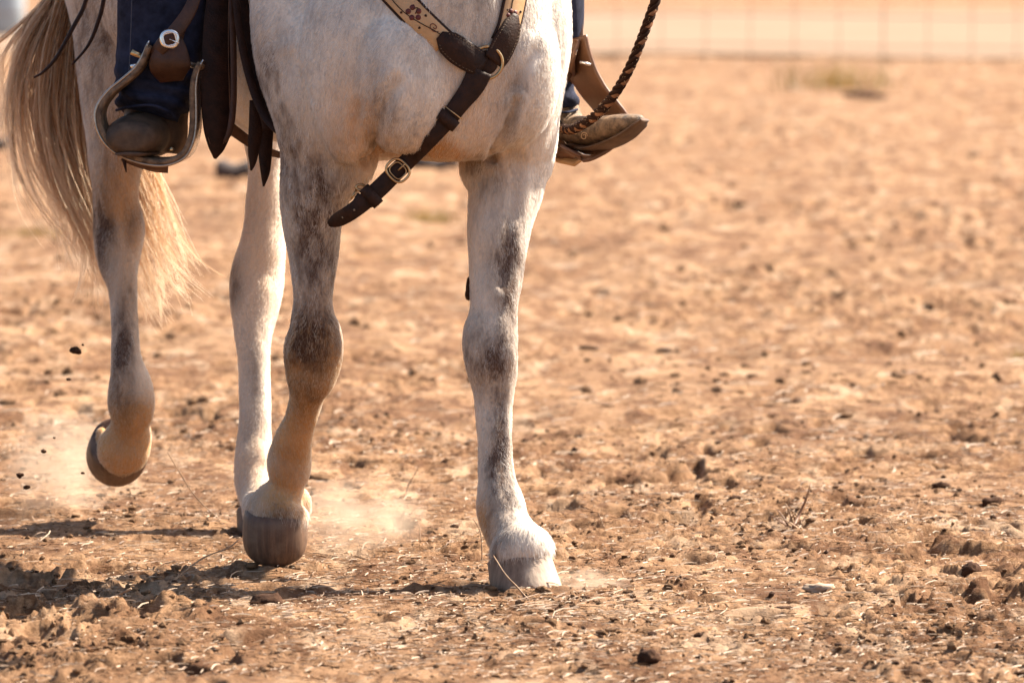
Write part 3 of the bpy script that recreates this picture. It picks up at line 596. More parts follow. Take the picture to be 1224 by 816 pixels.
wav = .014 * np.sin(tpar * 9 + phc) * (.3 + tpar) * (tpar * 1.4) + .0018 * np.sin(tpar * 17 + ph) * tpar + np.cumsum(rng.normal(0, .0006, (NT, 22)), 1)
lo = rng.normal(0, 1, (NC, 2))[co_]; pts[:, :, 0] += wav + .03 * lo[:, :1] * tpar[None] ** 2; pts[:, :, 2] += .02 * lo[:, 1:] * tpar[None] ** 2; pts[:, :, 1] += .01 * np.sin(tpar * 7 + phc)
ln = 1 - .55 * rng.random(NT) ** 1.2
tq = np.clip(tpar[None] * ln[:, None] * 21, 0, 20.999); i0 = tq.astype(int); fq = (tq - i0)[..., None]
pts = np.take_along_axis(pts, i0[..., None], 1) * (1 - fq) + np.take_along_axis(pts, (i0 + 1)[..., None], 1) * fq
rad = (.00075 * rng.uniform(.5, 1.3, (NT, 1))) * (1 - .8 * tpar[None] ** 2)
tone = np.clip(.62 + .30 * rng.normal(0, 1, NC)[co_][:, None] + .1 * rng.normal(0, 1, (NT, 1)) + .75 * (tpar[None] - .3), 0, 1)
tail = curves_obj('tail', pts, rad, {'tone': tone}, TAIL, horse_body); tag(tail, 'long blond tail with darker strands', kind='thing')

# hooves
def hoof(c, toe, up, L, Wd, H, mat, heel=.55, label=None, rounded=False):
    """c: middle of the sole, toe: forward direction, up: normal of the sole"""
    up = up.normalized(); toe = (toe - up * toe.dot(up)).normalized(); sd_ = up.cross(toe); bm = bmesh.new(); n = 40; rings = []
    prof = [(0, .86), (.03, .93), (.10, .975), (.2, .985), (.35, .975), (.55, .94), (.8, .905), (.93, .88), (1, .83), (1.0, .5)]
    if rounded: prof = [(0, .70), (.03, .80), (.09, .90), (.2, .965), (.38, 1.0), (.6, .99), (.8, .955), (.93, .91), (1, .85), (1.0, .5)]
    for hh, k in prof:
        ring = []
        for i in range(n):
            t = 2 * math.pi * i / n; ct, st = math.cos(t), math.sin(t)
            x = ct * L / 2 * k * (1 if ct > 0 else .8); y = st * Wd / 2 * k * (1 + .05 * (ct > 0) * ct)
            if ct < -.7: x *= 1 - .35 * max(0, 1 - abs(st) / .45) * (-ct - .7) / .3
            hl = H * (heel + (1 - heel) * (ct * .5 + .5)); rip = 1 + .006 * math.sin(hh * 30 + ct)
            ring.append(bm.verts.new(c + toe * (x * rip - hh * H * .42) + sd_ * y * rip + up * (hh * hl)))
        rings.append(ring)
    for r0, r1 in zip(rings, rings[1:]):
        for i in range(n): bm.faces.new((r0[i], r0[(i + 1) % n], r1[(i + 1) % n], r1[i]))
    b = [bm.verts.new(v.co + up * .006 + (c - v.co) * .15) for v in rings[0]]
    for i in range(n): bm.faces.new((rings[0][(i + 1) % n], rings[0][i], b[i], b[(i + 1) % n]))
    bm.faces.new(b); bm.faces.new(rings[-1][::-1])
    o = bm_obj('hoof', bm, mat, horse_body, loc=c)
    if label: o['label'] = label
    return o
Z = Vector((0, 0, 1))
c = at(629, 703, 12.03); c.z = -.004; hoof(c, Vector((.55, -.83, 0)), Z + Vector((.03, 0, 0)), .168, .152, .090, HOOF2, label='dusty pale hoof planted in front')
c = at(329, 668, 12.46); c.z = .012; tdir = Vector((.05, -1, -.62)).normalized(); hoof(c + Vector((0, 0, .022)), tdir, Vector((.02, -.55, .9)), .152, .144, .103, HOOF, heel=.7, label='dark brown hoof tipped onto its toe', rounded=True)
c = at(318, 640, 13.07); c.z = .005; hoof(c, HD, Z, .14, .13, .08, HOOF)
c = at(141, 543, 13.44); hoof(c, Vector((-.40, .05, -.9)), Vector((-.12, -.96, .12)), .165, .150, .075, HOOF, label='lifted brown hind hoof')

bm = bmesh.new(); blob(bm, at(560, 346, 12.19), (.006, .014, .024)); blob(bm, at(559, 352, 12.185), (.006, .010, .012)); blob(bm, at(561, 337, 12.19), (.006, .011, .012)); bm_obj('chestnut', bm, DARKCLOD, horse_body)
dg = bpy.context.evaluated_depsgraph_get(); BV = BVHTree.FromPolygons([Vector(v) for v in P], [tuple(p.vertices) for p in me.polygons])
def on_body(px, py, off=.004, D=12.0):
    """point of the horse's surface found at that place, lifted by off"""
    o_ = Vector((0, 0, CAMZ)); dr = (at(px, py, 1) - o_).normalized(); loc, nn, _, _ = BV.ray_cast(o_, dr, 13)
    if loc is None: return at(px, py, D), -FW
    return loc + nn * off, nn
def smooth_rows(A, it=3):
    A = np.array(A, float)
    for _ in range(it): A[1:-1] = .5 * A[1:-1] + .25 * (A[:-2] + A[2:])
    return A

# ------------------------------------------------------------------ breast collar
bc = empty('breast_collar', at(582, 75, 11.95)); tag(bc, 'tooled tan and dark leather breast collar with a brass ring across the chest', 'breast collar')
def strap_on(name, path, W, th, mat, off, parent, sub=6, it=4):
    S = crom(path, sub); pp = [on_body(x, y, off) for x, y in S]; Pn = smooth_rows([p for p, _ in pp], it); N = smooth_rows([n for _, n in pp], it + 6)
    D = [(Vector(p) - Vector((0, 0, CAMZ))).dot(FW) for p in Pn]
    Wm = np.interp(np.linspace(0, 1, len(S)), np.linspace(0, 1, len(W)), W)
    bm = bmesh.new(); ribbon(bm, Pn, [w_ / FPX * d for w_, d in zip(Wm, D)], N, th); o = bm_obj(name, bm, mat, parent)
    return o, Pn, N
def detail(parent, Pn, N, W, path_uv, mat, name, r=.0009, closed=False, off=.0032):
    """thin raised line or dot on a strap, path in (along 0..1, across -1..1)"""
    pts_ = []
    for a, b in path_uv:
        f = a * (len(Pn) - 1); i = min(int(f), len(Pn) - 2); t = f - i; p = Vector(Pn[i]).lerp(Vector(Pn[i + 1]), t)
        T = (Vector(Pn[i + 1]) - Vector(Pn[i])).normalized(); n_ = Vector(N[i]); n_ = (n_ - T * n_.dot(T)).normalized(); pts_.append(p + T.cross(n_) * b * W + n_ * off)
    bm = bmesh.new()
    if len(pts_) == 1: blob(bm, pts_[0], (r, r, r * 1.0), n=6)
    else: tube(bm, pts_, r, 5)
    return bm_obj(name, bm, mat, parent)
Lp = [(412, -75), (440, -42), (475, -4), (505, 28), (530, 52)]; Rp = [(632, -90), (624, -45), (615, -2), (608, 30), (600, 52)]
for side, path in ((0, Lp), (1, Rp)):
    back, Pb, Nb = strap_on('strap_border', path, [17, 17], .005, DARKL, .003, bc)
    o, Pn, N = strap_on('tooled_strap', path, [14, 14], .005, TANL, .0052, bc)
    Wd = 14 / FPX * 11.97
    sg = -1 if side == 0 else 1
    vine = [(.35 + .65 * t, sg * -.1 + .45 * math.sin(t * 5.0)) for t in np.linspace(0, 1, 16)]
    detail(o, Pn, N, Wd, vine, DARKL, 'tooled_vine', .0011)
    curl = [(.84 + .05 * (1 - t) * math.cos(t * 10), sg * .42 + .38 * (1 - t) * math.sin(t * 10)) for t in np.linspace(0, .85, 22)]
    detail(o, Pn, N, Wd, curl, REDL, 'tooled_curl', .0009)
    curl = [(.62 + .05 * t, sg * (.55 - .3 * t) + .25 * math.sin(t * 7)) for t in np.linspace(0, 1, 14)]
    detail(o, Pn, N, Wd, curl, DARKL, 'tooled_curl', .0009)
    for c0, b0 in ((.76, -.5), (.73, .62), (.60, -.7)): detail(o, Pn, N, Wd, [(c0, sg * b0)], DARKL, 'tooled_dot', .0030, off=.0018)
    for k in range(5):
        a = k * 1.2566; detail(o, Pn, N, Wd, [(.66 + .042 * math.cos(a), sg * .05 + .42 * math.sin(a))], REDL, 'flower_petal', .0078, off=-.0022)
# dark leather tabs that hold the straps to the ring
tabs = [([(524, 42), (540, 56), (560, 70), (576, 80)], [6, 15, 17, 17, 16, 14]), ([(613, 18), (606, 38), (597, 58), (588, 74)], [4, 13, 16, 16.5, 16, 14])]
for path, W in tabs:
    o, Pn, N = strap_on('leather_tab', path, W, .006, DARKL, .011, bc)
    n_ = len(Pn)
    for sgn in (-1, 1):
        for k in range(2, n_ - 4):
            f0 = k / (n_ - 1); Wk = np.interp(f0, np.linspace(0, 1, len(W)), W) / FPX * 11.97
            detail(o, Pn, N, Wk, [(f0, sgn * .82), (f0 + .55 / (n_ - 1), sgn * .82)], THREAD, 'stitch', .0005, off=.003)
RC, RN = on_body(581, 75, .009); bm = bmesh.new()
sx = (RT - RN * RT.dot(RN)).normalized(); sy = RN.cross(sx)
def torus(bm, c, a, b, r, n=40, k=8, sq=2.0):
    vs = []
    for i in range(n):
        t = 2 * math.pi * i / n; ct, st = math.cos(t), math.sin(t); x = math.copysign(abs(ct) ** (2 / sq), ct); y = math.copysign(abs(st) ** (2 / sq), st); p = c + a * x + b * y; o_ = (p - c).normalized(); nn = a.cross(b).normalized()
        vs.append([bm.verts.new(p + (o_ * math.cos(s) + nn * math.sin(s)) * r) for s in [2 * math.pi * j / k for j in range(k)]])
    for i in range(n):
        for j in range(k): bm.faces.new((vs[i][j], vs[i][(j + 1) % k], vs[(i + 1) % n][(j + 1) % k], vs[(i + 1) % n][j]))
rr = 19 / FPX * 11.95; torus(bm, RC, sx * rr, sy * rr, .0035); bm_obj('ring', bm, BRASS, bc)
bm = bmesh.new(); M = Matrix.Translation(RC - RN * .004) @ Matrix((sx, sy, RN)).transposed().to_4x4(); bmesh.ops.create_cone(bm, cap_ends=True, segments=32, radius1=.026, radius2=.024, depth=.008, matrix=M); bm_obj('ring_backing', bm, DARKL, bc, bevel=.002)
# lower strap, free hanging past the chest
low = [(574, 84), (565, 104), (551, 122), (535, 143), (512, 168), (490, 190), (476, 203), (455, 224), (436, 241), (415, 257), (393, 268)]
lowD = [11.945, 11.95, 11.96, 11.97, 11.985, 12.0, 12.0, 12.01, 12.02, 12.03, 12.04]
lw = [15, 14, 11.5, 10.8, 10.2, 10.2, 10.4, 10.8, 10.4, 9.6, 8.4]
S = crom([(x, y, d, q) for (x, y), d, q in zip(low, lowD, lw)], 5); pl = []
for x, y, d, q in S:
    b, nn = on_body(x, y, .004); db = (b - Vector((0, 0, CAMZ))).dot(FW); pl.append((x, y, min(d, db - .012) if d < 12.6 else d, q))
pl = smooth_rows(pl, 5); LPt = [at(*r[:3]) for r in pl]; NN = [(Vector((.1, -1, .05)))] * len(LPt)
bm = bmesh.new(); ribbon(bm, LPt, [r[3] / FPX * r[2] * (1 if i < len(pl) - 3 else (.92, .75, .42)[i - len(pl) + 3]) for i, r in enumerate(pl)], NN, .005); lower = bm_obj('lower_strap', bm, DARKL, bc)
def low_at(f): i = int(f * (len(LPt) - 1)); T = (LPt[min(i + 1, len(LPt) - 1)] - LPt[max(i - 1, 0)]).normalized(); n_ = Vector((.1, -1, .05)); n_ = (n_ - T * n_.dot(T)).normalized(); return LPt[i], T, n_, T.cross(n_)
for f, nm in ((.305, 'keeper'), (.77, 'keeper')):
    p, T, n_, s_ = low_at(f); bm = bmesh.new(); hw = .0245
    ribbon(bm, [p - T * .012 + n_ * .003, p + n_ * .005, p + T * .012 + n_ * .003], [hw] * 3, [n_] * 3, .010); bm_obj(nm, bm, DARKL, lower)
p, T, n_, s_ = low_at(.27); bm = bmesh.new(); tube(bm, [p + s_ * .024 + n_ * .006, p + n_ * .008, p - s_ * .024 + n_ * .006], .0011, 6); bm_obj('keeper_wire', bm, BRASS, lower)
p, T, n_, s_ = low_at(.60); bm = bmesh.new(); torus(bm, p + n_ * .007, T * .021, s_ * .0245, .0028, sq=2.6); bk = bm_obj('buckle', bm, BRASS, bc)
bm = bmesh.new(); torus(bm, p + n_ * .008, T * .0145, s_ * .0165, .0014, sq=3.2); bm_obj('inner_bar', bm, BRASS, bk)
bm = bmesh.new(); tube(bm, [p + n_ * .009, p - T * .02 + n_ * .011], .0018, 6); bm_obj('tongue', bm, BRASS, bk)
for f in (.86, .93):
    p, T, n_, s_ = low_at(f); bm = bmesh.new(); blob(bm, p + n_ * .0025, (.0024, .0008, .0024), n=6); bm_obj('eyelet', bm, THREAD, lower)
# small loop and fitting behind the keeper
bm = bmesh.new(); ribbon(bm, [at(424, 236, 12.03), at(436, 243, 12.03), at(452, 240, 12.03)], [.012, .014, .010], [(.1, -1, 0)] * 3, .006); bm_obj('side_tab', bm, DARKL, bc)
bm = bmesh.new(); torus(bm, at(431, 224, 12.06), RT * .009, Z * .006, .0035, 20, 6); bm_obj('side_buckle', bm, BRASS, bc)
bm = bmesh.new(); tube(bm, [at(420, 238, 12.06), at(426, 227, 12.06)], .0025, 6); bm_obj('side_post', bm, BRASS, bc)

# ------------------------------------------------------------------ saddle with hanging leathers
sdl = empty('saddle', hp(-.35, 0, 1.5)); tag(sdl, 'western saddle whose dark leathers hang beside the shoulder', 'saddle')
bm = bmesh.new()
loft(bm, [(hp(u, 0, z), LF * a, Z * b) for u, z, a, b in [(-.02, 1.50, .16, .05), (-.08, 1.535, .22, .06), (-.3, 1.51, .23, .05), (-.5, 1.53, .24, .06), (-.62, 1.55, .2, .05)]], 20); loft(bm, [(hp(-.06, 0, z), HD * r, LF * r) for z, r in [(1.55, .03), (1.64, .02), (1.68, .045), (1.70, .035)]], 12)
loft(bm, [(hp(-.5 - .02 * t, 0, 1.55 + .1 * t), LF * (.2 - .06 * t), HD * .03) for t in (0, .5, 1)], 16); bm_obj('seat', bm, BROWNL, sdl)
def flat_strap(name, pts_, W, mat, parent, th=.004, N=(.35, -1, 0), sub=6, D=None):
    S = crom([(*p, q) for p, q in zip(pts_, W)], sub); bm = bmesh.new()
    ribbon(bm, [at(*r[:3]) for r in S], [max(r[3], .8) / FPX * r[2] for r in S], [N] * len(S), th); return bm_obj(name, bm, mat, parent)
flat_strap('hanging_strap', [(264, -110, 12.36), (262, -20, 12.33), (259, 40, 12.31), (258, 100, 12.3), (260, 150, 12.3), (259, 175, 12.3), (257, 190, 12.3)], [13, 14, 17, 19, 18, 11, 1.5], DARKL, sdl, .005)
flat_strap('hanging_strap', [(276, -110, 12.32), (277, 0, 12.3), (279, 60, 12.29), (279, 120, 12.285), (275, 155, 12.28), (268, 170, 12.28)], [4, 4, 4, 4, 4, 2], BROWNL, sdl, .004)
for sg_ in (-1, 1):
    S_ = crom([(264, -100, 12.33), (262, -20, 12.325), (259, 40, 12.305), (258, 100, 12.295), (260, 150, 12.295), (259, 172, 12.295)], 6); W_ = np.interp(np.linspace(0, 1, len(S_)), np.linspace(0, 1, 6), [10.5, 11.5, 14, 16, 15, 8])
    bm = bmesh.new(); tube(bm, [at(a_ + sg_ * w_, b_, c_ - .004) for (a_, b_, c_), w_ in zip(S_, W_)], .0007, 5); bm_obj('stitching', bm, EDGEL, sdl)
flat_strap('tie_strap', [(268, -110, 12.28), (281, -10, 12.26), (287, 40, 12.25), (298, 90, 12.24), (312, 130, 12.22), (328, 153, 12.2), (346, 168, 12.19)], [4, 4.5, 5, 5.5, 5.5, 4.5, 1], DARKL, sdl, .004)
flat_strap('latigo', [(270, -110, 12.3), (285, -10, 12.28), (297, 55, 12.27), (309, 100, 12.25), (319, 135, 12.24), (322, 155, 12.24)], [9, 10, 11, 12, 10, 8], DARKL, sdl, .005)
flat_strap('latigo_end', [(306, 120, 12.28), (306, 150, 12.28), (303, 180, 12.28), (302, 195, 12.28), (300, 204, 12.28)], [8, 9, 7, 4, 1], DARKL, sdl, .004)
flat_strap('latigo_end', [(314, 120, 12.29), (318, 150, 12.29), (317, 180, 12.29), (317, 205, 12.29), (315, 223, 12.29)], [8, 9, 8.5, 6, 1], DARKL, sdl, .004)
flat_strap('cinch_strap', [(210, 105, 12.62), (250, 135, 12.66), (275, 153, 12.7), (300, 171, 12.72), (320, 181, 12.74), (345, 187, 12.78), (400, 192, 12.8)], [9, 8, 7, 6, 5, 4, 4], BROWNL, sdl, .006, (.2, -1, -.3))
for pts_ in ([(112, -60, 12.75), (103, 0, 12.75), (88, 32, 12.74), (68, 68, 12.73), (52, 86, 12.73), (40, 93, 12.73)], [(130, -60, 12.8), (124, 0, 12.8), (116, 30, 12.8), (105, 55, 12.8), (86, 78, 12.8)]):
    S = crom(pts_, 6); bm = bmesh.new(); tube(bm, [at(*r) for r in S], [.0055 * (1 - .65 * (i / len(S)) ** 2) for i in range(len(S))], 8); bm_obj('saddle_string', bm, DARKL, sdl)
# left fender glimpse with skirt behind the shoulder
flat_strap('fender', [(640, -140, 12.62), (668, -40, 12.66), (684, 20, 12.68), (684, 50, 12.68), (679, 78, 12.68), (676, 98, 12.68)], [60, 30, 13, 13, 10, 3.5], BROWNL, sdl, .006, (.3, -1, .1))
flat_strap('fender', [(200, -170, 12.5), (215, -80, 12.42), (222, -30, 12.37), (214, 10, 12.33), (207, 45, 12.3)], [70, 45, 27, 16, 12], BROWNL, sdl, .006, (.1, -1, .1))

# ------------------------------------------------------------------ stirrups
def band(bm, P, w_half, th, side):
    """metal-faced stirrup band; side = direction of its width"""
    vs = []
    for i, p in enumerate(P):
        T = (P[min(i + 1, len(P) - 1)] - P[max(i - 1, 0)]).normalized(); s_ = (side - T * side.dot(T)).normalized(); o_ = T.cross(s_)
        pr = [(-1, -.6), (-.85, -1), (.85, -1), (1, -.6), (1, .6), (.85, 1), (-.85, 1), (-1, .6)]
        wk = w_half[i] if hasattr(w_half, '__len__') else w_half
        vs.append([bm.verts.new(p + s_ * a * wk + o_ * b * th) for a, b in pr])
    for r0, r1 in zip(vs, vs[1:]):
        for i in range(8): bm.faces.new((r0[i], r0[(i + 1) % 8], r1[(i + 1) % 8], r1[i]))
    bm.faces.new(vs[0][::-1]); bm.faces.new(vs[-1])
st = empty('stirrup', at(180, 190, 12.3)); tag(st, 'metal bound open stirrup round the dark boot at left', 'stirrup', 'stirrups of the saddle')
sp = [(180, 55), (175, 68), (166, 84), (152, 97), (136, 110), (124, 126), (121.5, 142), (128, 161), (143, 177), (165, 187), (188, 192), (206, 191), (222, 183), (230, 168), (233, 150), (233, 128), (233, 105), (236, 88), (241, 76)]
S = crom([(x, y, 12.27) for x, y in sp], 4); SP = [at(*r) for r in S]; sdr = Vector((-.10, -1, -.02)).normalized()
bm = bmesh.new(); band(bm, SP, [.030 + .014 * math.exp(-((i / len(SP) - .55) / .22) ** 2) for i in range(len(SP))], .0065, sdr); bm_obj('inner_frame', bm, BOOT2, st)
bm = bmesh.new(); band(bm, [p + (p - at(180, 130, 12.27)).normalized() * .0085 for p in SP], [.031 + .014 * math.exp(-((i / len(SP) - .55) / .22) ** 2) for i in range(len(SP))], .0022, sdr); bm_obj('metal_binding', bm, CHROME, st)
for fr_0, nm in ((-.0, 'rim'),):
    bm = bmesh.new(); tube(bm, [p + sdr * (.031 + .014 * math.exp(-((i / len(SP) - .55) / .22) ** 2)) for i, p in enumerate(SP)], .0068, 8); bm_obj(nm, bm, BOOT2, st)
    bm = bmesh.new(); tube(bm, [p + (p - at(180, 130, 12.27)).normalized() * .008 + sdr * (.033 + .014 * math.exp(-((i / len(SP) - .55) / .22) ** 2)) for i, p in enumerate(SP)], .0030, 8); bm_obj('rim_edge', bm, STIRMET, st)
bm = bmesh.new(); tube(bm, [at(157, 62, 12.27), at(163, 65, 12.27), at(172, 69, 12.27)], [.0065, .0065, .005], 10); bm_obj('bolt', bm, BRASS, st)
bm = bmesh.new(); tube(bm, [at(156, 80, 12.25), at(163, 78, 12.25)], [.004, .004], 8); bm_obj('bolt', bm, CHROME, st)
bm = bmesh.new(); tube(bm, [at(176, 62, 12.27), at(237, 80, 12.27)], [.006, .006], 10); bm_obj('cross_bolt', bm, CHROME, st)
bm = bmesh.new(); blob(bm, at(205, 179, 12.24), (.006, .006, .006)); bm_obj('tread_screw', bm, BRASS, st)
flat_strap('tread_leather', [(148, 184, 12.36), (165, 192, 12.36), (185, 198, 12.36), (201, 199, 12.36)], [3, 5, 6, 5], STIRWOOD, st, .03, (0, -.3, 1))
flat_strap('hobble_strap', [(204, 42, 12.25), (204, 62, 12.245), (203, 80, 12.25), (205, 97, 12.27)], [12, 21, 25, 14], BROWNL, st, .006, (0, -1, .1))
flat_strap('hobble_strap', [(238, -20, 12.27), (228, 10, 12.25), (212, 35, 12.24), (196, 52, 12.24), (184, 68, 12.25)], [7, 8, 9, 9, 8], BROWNL, st, .006, (0, -1, .1))
bm = bmesh.new(); c = at(203, 47, 12.2); torus(bm, c, RT * .0175, UP * .0165, .0048, sq=2.3); bk = bm_obj('buckle', bm, CHROME, st)
bm = bmesh.new(); torus(bm, c + Vector((0, -.003, 0)), (RT + UP * .25).normalized() * .0135, (UP - RT * .25).normalized() * .0135, .0022, sq=3.5); bm_obj('inner_bar', bm, CHROME, bk)
bm = bmesh.new(); tube(bm, [c, at(214, 52, 12.19)], .0016, 6); bm_obj('tongue', bm, CHROME, bk)
flat_strap('loose_tip', [(147, 184, 12.33), (149, 195, 12.33), (151, 206, 12.33)], [3, 2.2, .6], DARKL, st, .003, (0, -1, 0))
# right of the picture
s2 = empty('stirrup', at(700, 185, 12.66)); tag(s2, 'wide brown leather covered stirrup holding the worn boot at right', 'stirrup', 'stirrups of the saddle')
sp = [(700, 50), (704, 66), (713, 90), (726, 112), (742, 133), (750, 150), (738, 168), (722, 180), (705, 187), (690, 184), (676, 174), (667, 162), (664, 145), (668, 120), (677, 95), (684, 72), (690, 52)]
S = crom([(x, y, 12.64 + (.10 if x < 680 else 0)) for x, y in sp], 4); SP = [at(*r) for r in S]; sdr = Vector((-.66, .75, .12)).normalized()
bm = bmesh.new(); band(bm, [p + sdr * .045 for p in SP], .05, .005, sdr); bm_obj('inner_frame', bm, STIRWOOD, s2)
bm = bmesh.new(); tube(bm, SP, .0042, 8); bm_obj('rim', bm, EDGEL, s2)
bm = bmesh.new(); tube(bm, [p + Vector((.004, 0, .003)) for p in SP], .0024, 8); bm_obj('metal_binding', bm, CHROME, s2)
bm = bmesh.new(); ribbon(bm, [at(655, 158, 12.78), at(664, 174, 12.76), at(680, 186, 12.72), at(697, 189, 12.7)], [.04] * 4, [(0, -.45, 1)] * 4, .012); bm_obj('tread', bm, TANL, s2)
bm = bmesh.new(); tube(bm, [at(693, 74, 12.62), at(706, 78, 12.62)], .004, 8); bm_obj('cross_bolt', bm, CHROME, s2)

# ------------------------------------------------------------------ rider
person = empty('person', hp(-.38, 0, 1.5)); tag(person, 'rider in dark denim jeans and worn boots sitting in the saddle', 'person')
def hpv(u, v, z): return hp(u, v, z)
bm = bmesh.new()      # torso, arms and head: above the picture, one surface
def limb3(bm, rows, n=18):
    rows = [(Vector(c), r, q) for c, r, q in rows]; rings = []
    for i, (c, r, q) in enumerate(rows):
        T = (rows[min(i + 1, len(rows) - 1)][0] - rows[max(i - 1, 0)][0]).normalized(); a = (LF - T * LF.dot(T)).normalized()
        if a.length < .1: a = HD.copy()
        rings.append((c, a * r, T.cross(a) * q))
    loft(bm, rings, n)
limb3(bm, [(hpv(-.42, 0, 1.55), .17, .12), (hpv(-.4, 0, 1.75), .15, .10), (hpv(-.38, 0, 1.95), .17, .11), (hpv(-.37, 0, 2.06), .16, .09), (hpv(-.36, 0, 2.12), .06, .06), (hpv(-.35, 0, 2.2), .055, .06)])
blob(bm, hpv(-.33, 0, 2.30), (.095, .075, .12), HAX); blob(bm, hpv(-.235, 0, 2.29), (.02, .012, .02), HAX)
for s in (-1, 1):
    limb3(bm, [(hpv(-.37, s * .17, 2.04), .055, .055), (hpv(-.36, s * .22, 1.88), .045, .045), (hpv(-.32, s * .23, 1.75), .04, .04), (hpv(-.15, s * .12, 1.72), .032, .032), (hpv(-.03, s * .04, 1.74), .025, .02)]); blob(bm, hpv(.02, s * .03, 1.74), (.045, .025, .03), HAX)
    for k in range(4): tube(bm, [hpv(.03, s * .03 + (k - 1.5) * .012, 1.745), hpv(.075, s * .03 + (k - 1.5) * .013, 1.74), hpv(.08, s * .03 + (k - 1.5) * .013, 1.72)], .0085, 6)
remesh('body', bm, .008, 2, SKIN, person)
bm = bmesh.new(); limb3(bm, [(hpv(-.42, 0, 1.56), .18, .13), (hpv(-.4, 0, 1.75), .165, .115), (hpv(-.38, 0, 1.95), .19, .125), (hpv(-.37, 0, 2.07), .17, .10), (hpv(-.36, 0, 2.12), .07, .07)])
for s in (-1, 1): limb3(bm, [(hpv(-.37, s * .17, 2.04), .07, .07), (hpv(-.36, s * .22, 1.88), .058, .058), (hpv(-.32, s * .23, 1.75), .052, .052), (hpv(-.15, s * .12, 1.72), .042, .042)])
remesh('shirt', bm, .01, 3, SHIRT, person)
bm = bmesh.new(); loft(bm, [(hpv(-.33, 0, 2.36 + z), LF * r, HD * r * 1.1) for z, r in [(0, .17), (.012, .165), (.015, .095), (.09, .085), (.11, .05)]], 28); bm_obj('hat', bm, HAT, person)
# jeans
bm = bmesh.new()
limb3(bm, [(hpv(-.42, -.12, 1.56), .10, .10), (hpv(-.42, 0, 1.57), .14, .14), (hpv(-.42, .12, 1.56), .10, .10)])
kR = at(196, -85, 12.36); kL = at(655, -60, 12.62)
limb3(bm, [(hpv(-.42, -.10, 1.55), .10, .10), (hpv(-.3, -.22, 1.5), .10, .095), (kR.lerp(hpv(-.3, -.22, 1.5), .4), .095, .09), (kR, .09, .085), (at(190, -40, 12.38), .088, .08)])
limb3(bm, [(hpv(-.42, .10, 1.55), .10, .10), (hpv(-.3, .22, 1.5), .10, .095), (kL, .085, .08), (at(665, -20, 12.68), .07, .065)])
limb(bm, [(-90, 145, 248, 12.37, .09), (-40, 141, 247, 12.38, .088), (0, 141, 250, 12.38, .085), (40, 141, 249, 12.38, .08), (75, 139, 240, 12.375, .078), (100, 137.5, 236, 12.365, .078), (118, 137, 228, 12.355, .078), (132, 137, 214, 12.345, .075), (137, 139, 208, 12.342, .07)], 2.6)
limb(bm, [(-60, 625, 694, 12.68, .08), (-15, 645, 698, 12.7, .07), (25, 655, 698, 12.72, .065), (45, 658, 694, 12.74, .06), (75, 660, 688, 12.76, .05), (95, 662, 686, 12.77, .045), (112, 664, 690, 12.77, .048), (131, 666, 691, 12.77, .05)], 2.4)
jeans = remesh('jeans', bm, .0055, 2, DENIM, person)
jm = jeans.data; nj = len(jm.vertices); JP = np.empty(nj * 3, np.float32); jm.vertices.foreach_get('co', JP); JP = JP.reshape(-1, 3); JN = np.empty(nj * 3, np.float32); jm.vertices.foreach_get('normal', JN); JN = JN.reshape(-1, 3)
zr = at(180, 118, 12.3).z; k = np.exp(-((JP[:, 2] - zr) / .06) ** 2)
fold = .005 * k * np.sin(JP[:, 2] * 170 + JP[:, 0] * 45 + 3.5 * noise(JP[:, 0] * 12, JP[:, 1] * 12, JP[:, 2] * 12, s=81)) + .004 * noise(JP[:, 0] * 10, JP[:, 1] * 10, JP[:, 2] * 6, s=82)
JP += JN * fold[:, None]; jm.vertices.foreach_set('co', JP.ravel()); jm.update()
bm = bmesh.new(); tube(bm, [at(x, y, 12.29) for x, y in crom([(158, -30), (157, 20), (155, 70), (153, 100)], 4)], .0012, 5); bm_obj('seam', bm, SEAM, jeans)
bm = bmesh.new(); tube(bm, [at(x, y, d) for x, y, d in crom([(139, 132, 12.33), (155, 128, 12.27), (180, 126, 12.25), (200, 133, 12.26), (212, 145, 12.3)], 4)], .003, 6); bm_obj('hem', bm, DENIM, jeans)
bm = bmesh.new(); tube(bm, [at(x, y, d) for x, y, d in crom([(667, 131, 12.74), (672, 134, 12.71), (680, 134, 12.71), (690, 131, 12.74)], 4)], .003, 6); bm_obj('hem', bm, DENIM, jeans)
# boots
bm = bmesh.new()
limb(bm, [(60, 150, 228, 12.38, .055), (110, 150, 228, 12.38, .06), (140, 148, 225, 12.38, .07), (165, 148, 224, 12.38, .06), (180, 152, 216, 12.38, .05)])
tv = Vector((-.14, -1, .02)).normalized(); b0 = at(178, 159, 12.40)
loft(bm, [(b0 + tv * t + Z * z, RT * a, Z * b) for t, z, a, b in [(-.02, .0, .055, .055), (.05, -.002, .062, .050), (.11, -.003, .065, .047), (.16, -.004, .062, .042), (.19, -.008, .055, .036), (.205, -.012, .038, .022)]], 24, 2.15)
boot = remesh('boot', bm, .005, 2, BOOT, person); boot['label'] = 'dark brown boot in the metal stirrup at left'
bm = bmesh.new(); loft(bm, [(b0 + tv * t + Z * (-.042), RT * a * .68, Z * .005) for t, a in [(-.02, .055), (.05, .06), (.11, .066), (.16, .064), (.192, .05), (.207, .03)]], 20, 2.8); bm_obj('sole', bm, SOLE, boot)
bm = bmesh.new()
limb(bm, [(85, 664, 686, 12.78, .04), (120, 665, 690, 12.78, .045), (140, 664, 696, 12.78, .05), (158, 668, 702, 12.78, .045)])
F = [(672, 150, 12.80, 17, 14), (690, 155, 12.73, 21, 17), (710, 157, 12.67, 22, 17), (730, 154, 12.61, 20, 16), (748, 149, 12.57, 16, 13), (762, 144, 12.55, 10, 8), (769, 141, 12.545, 5, 4)]
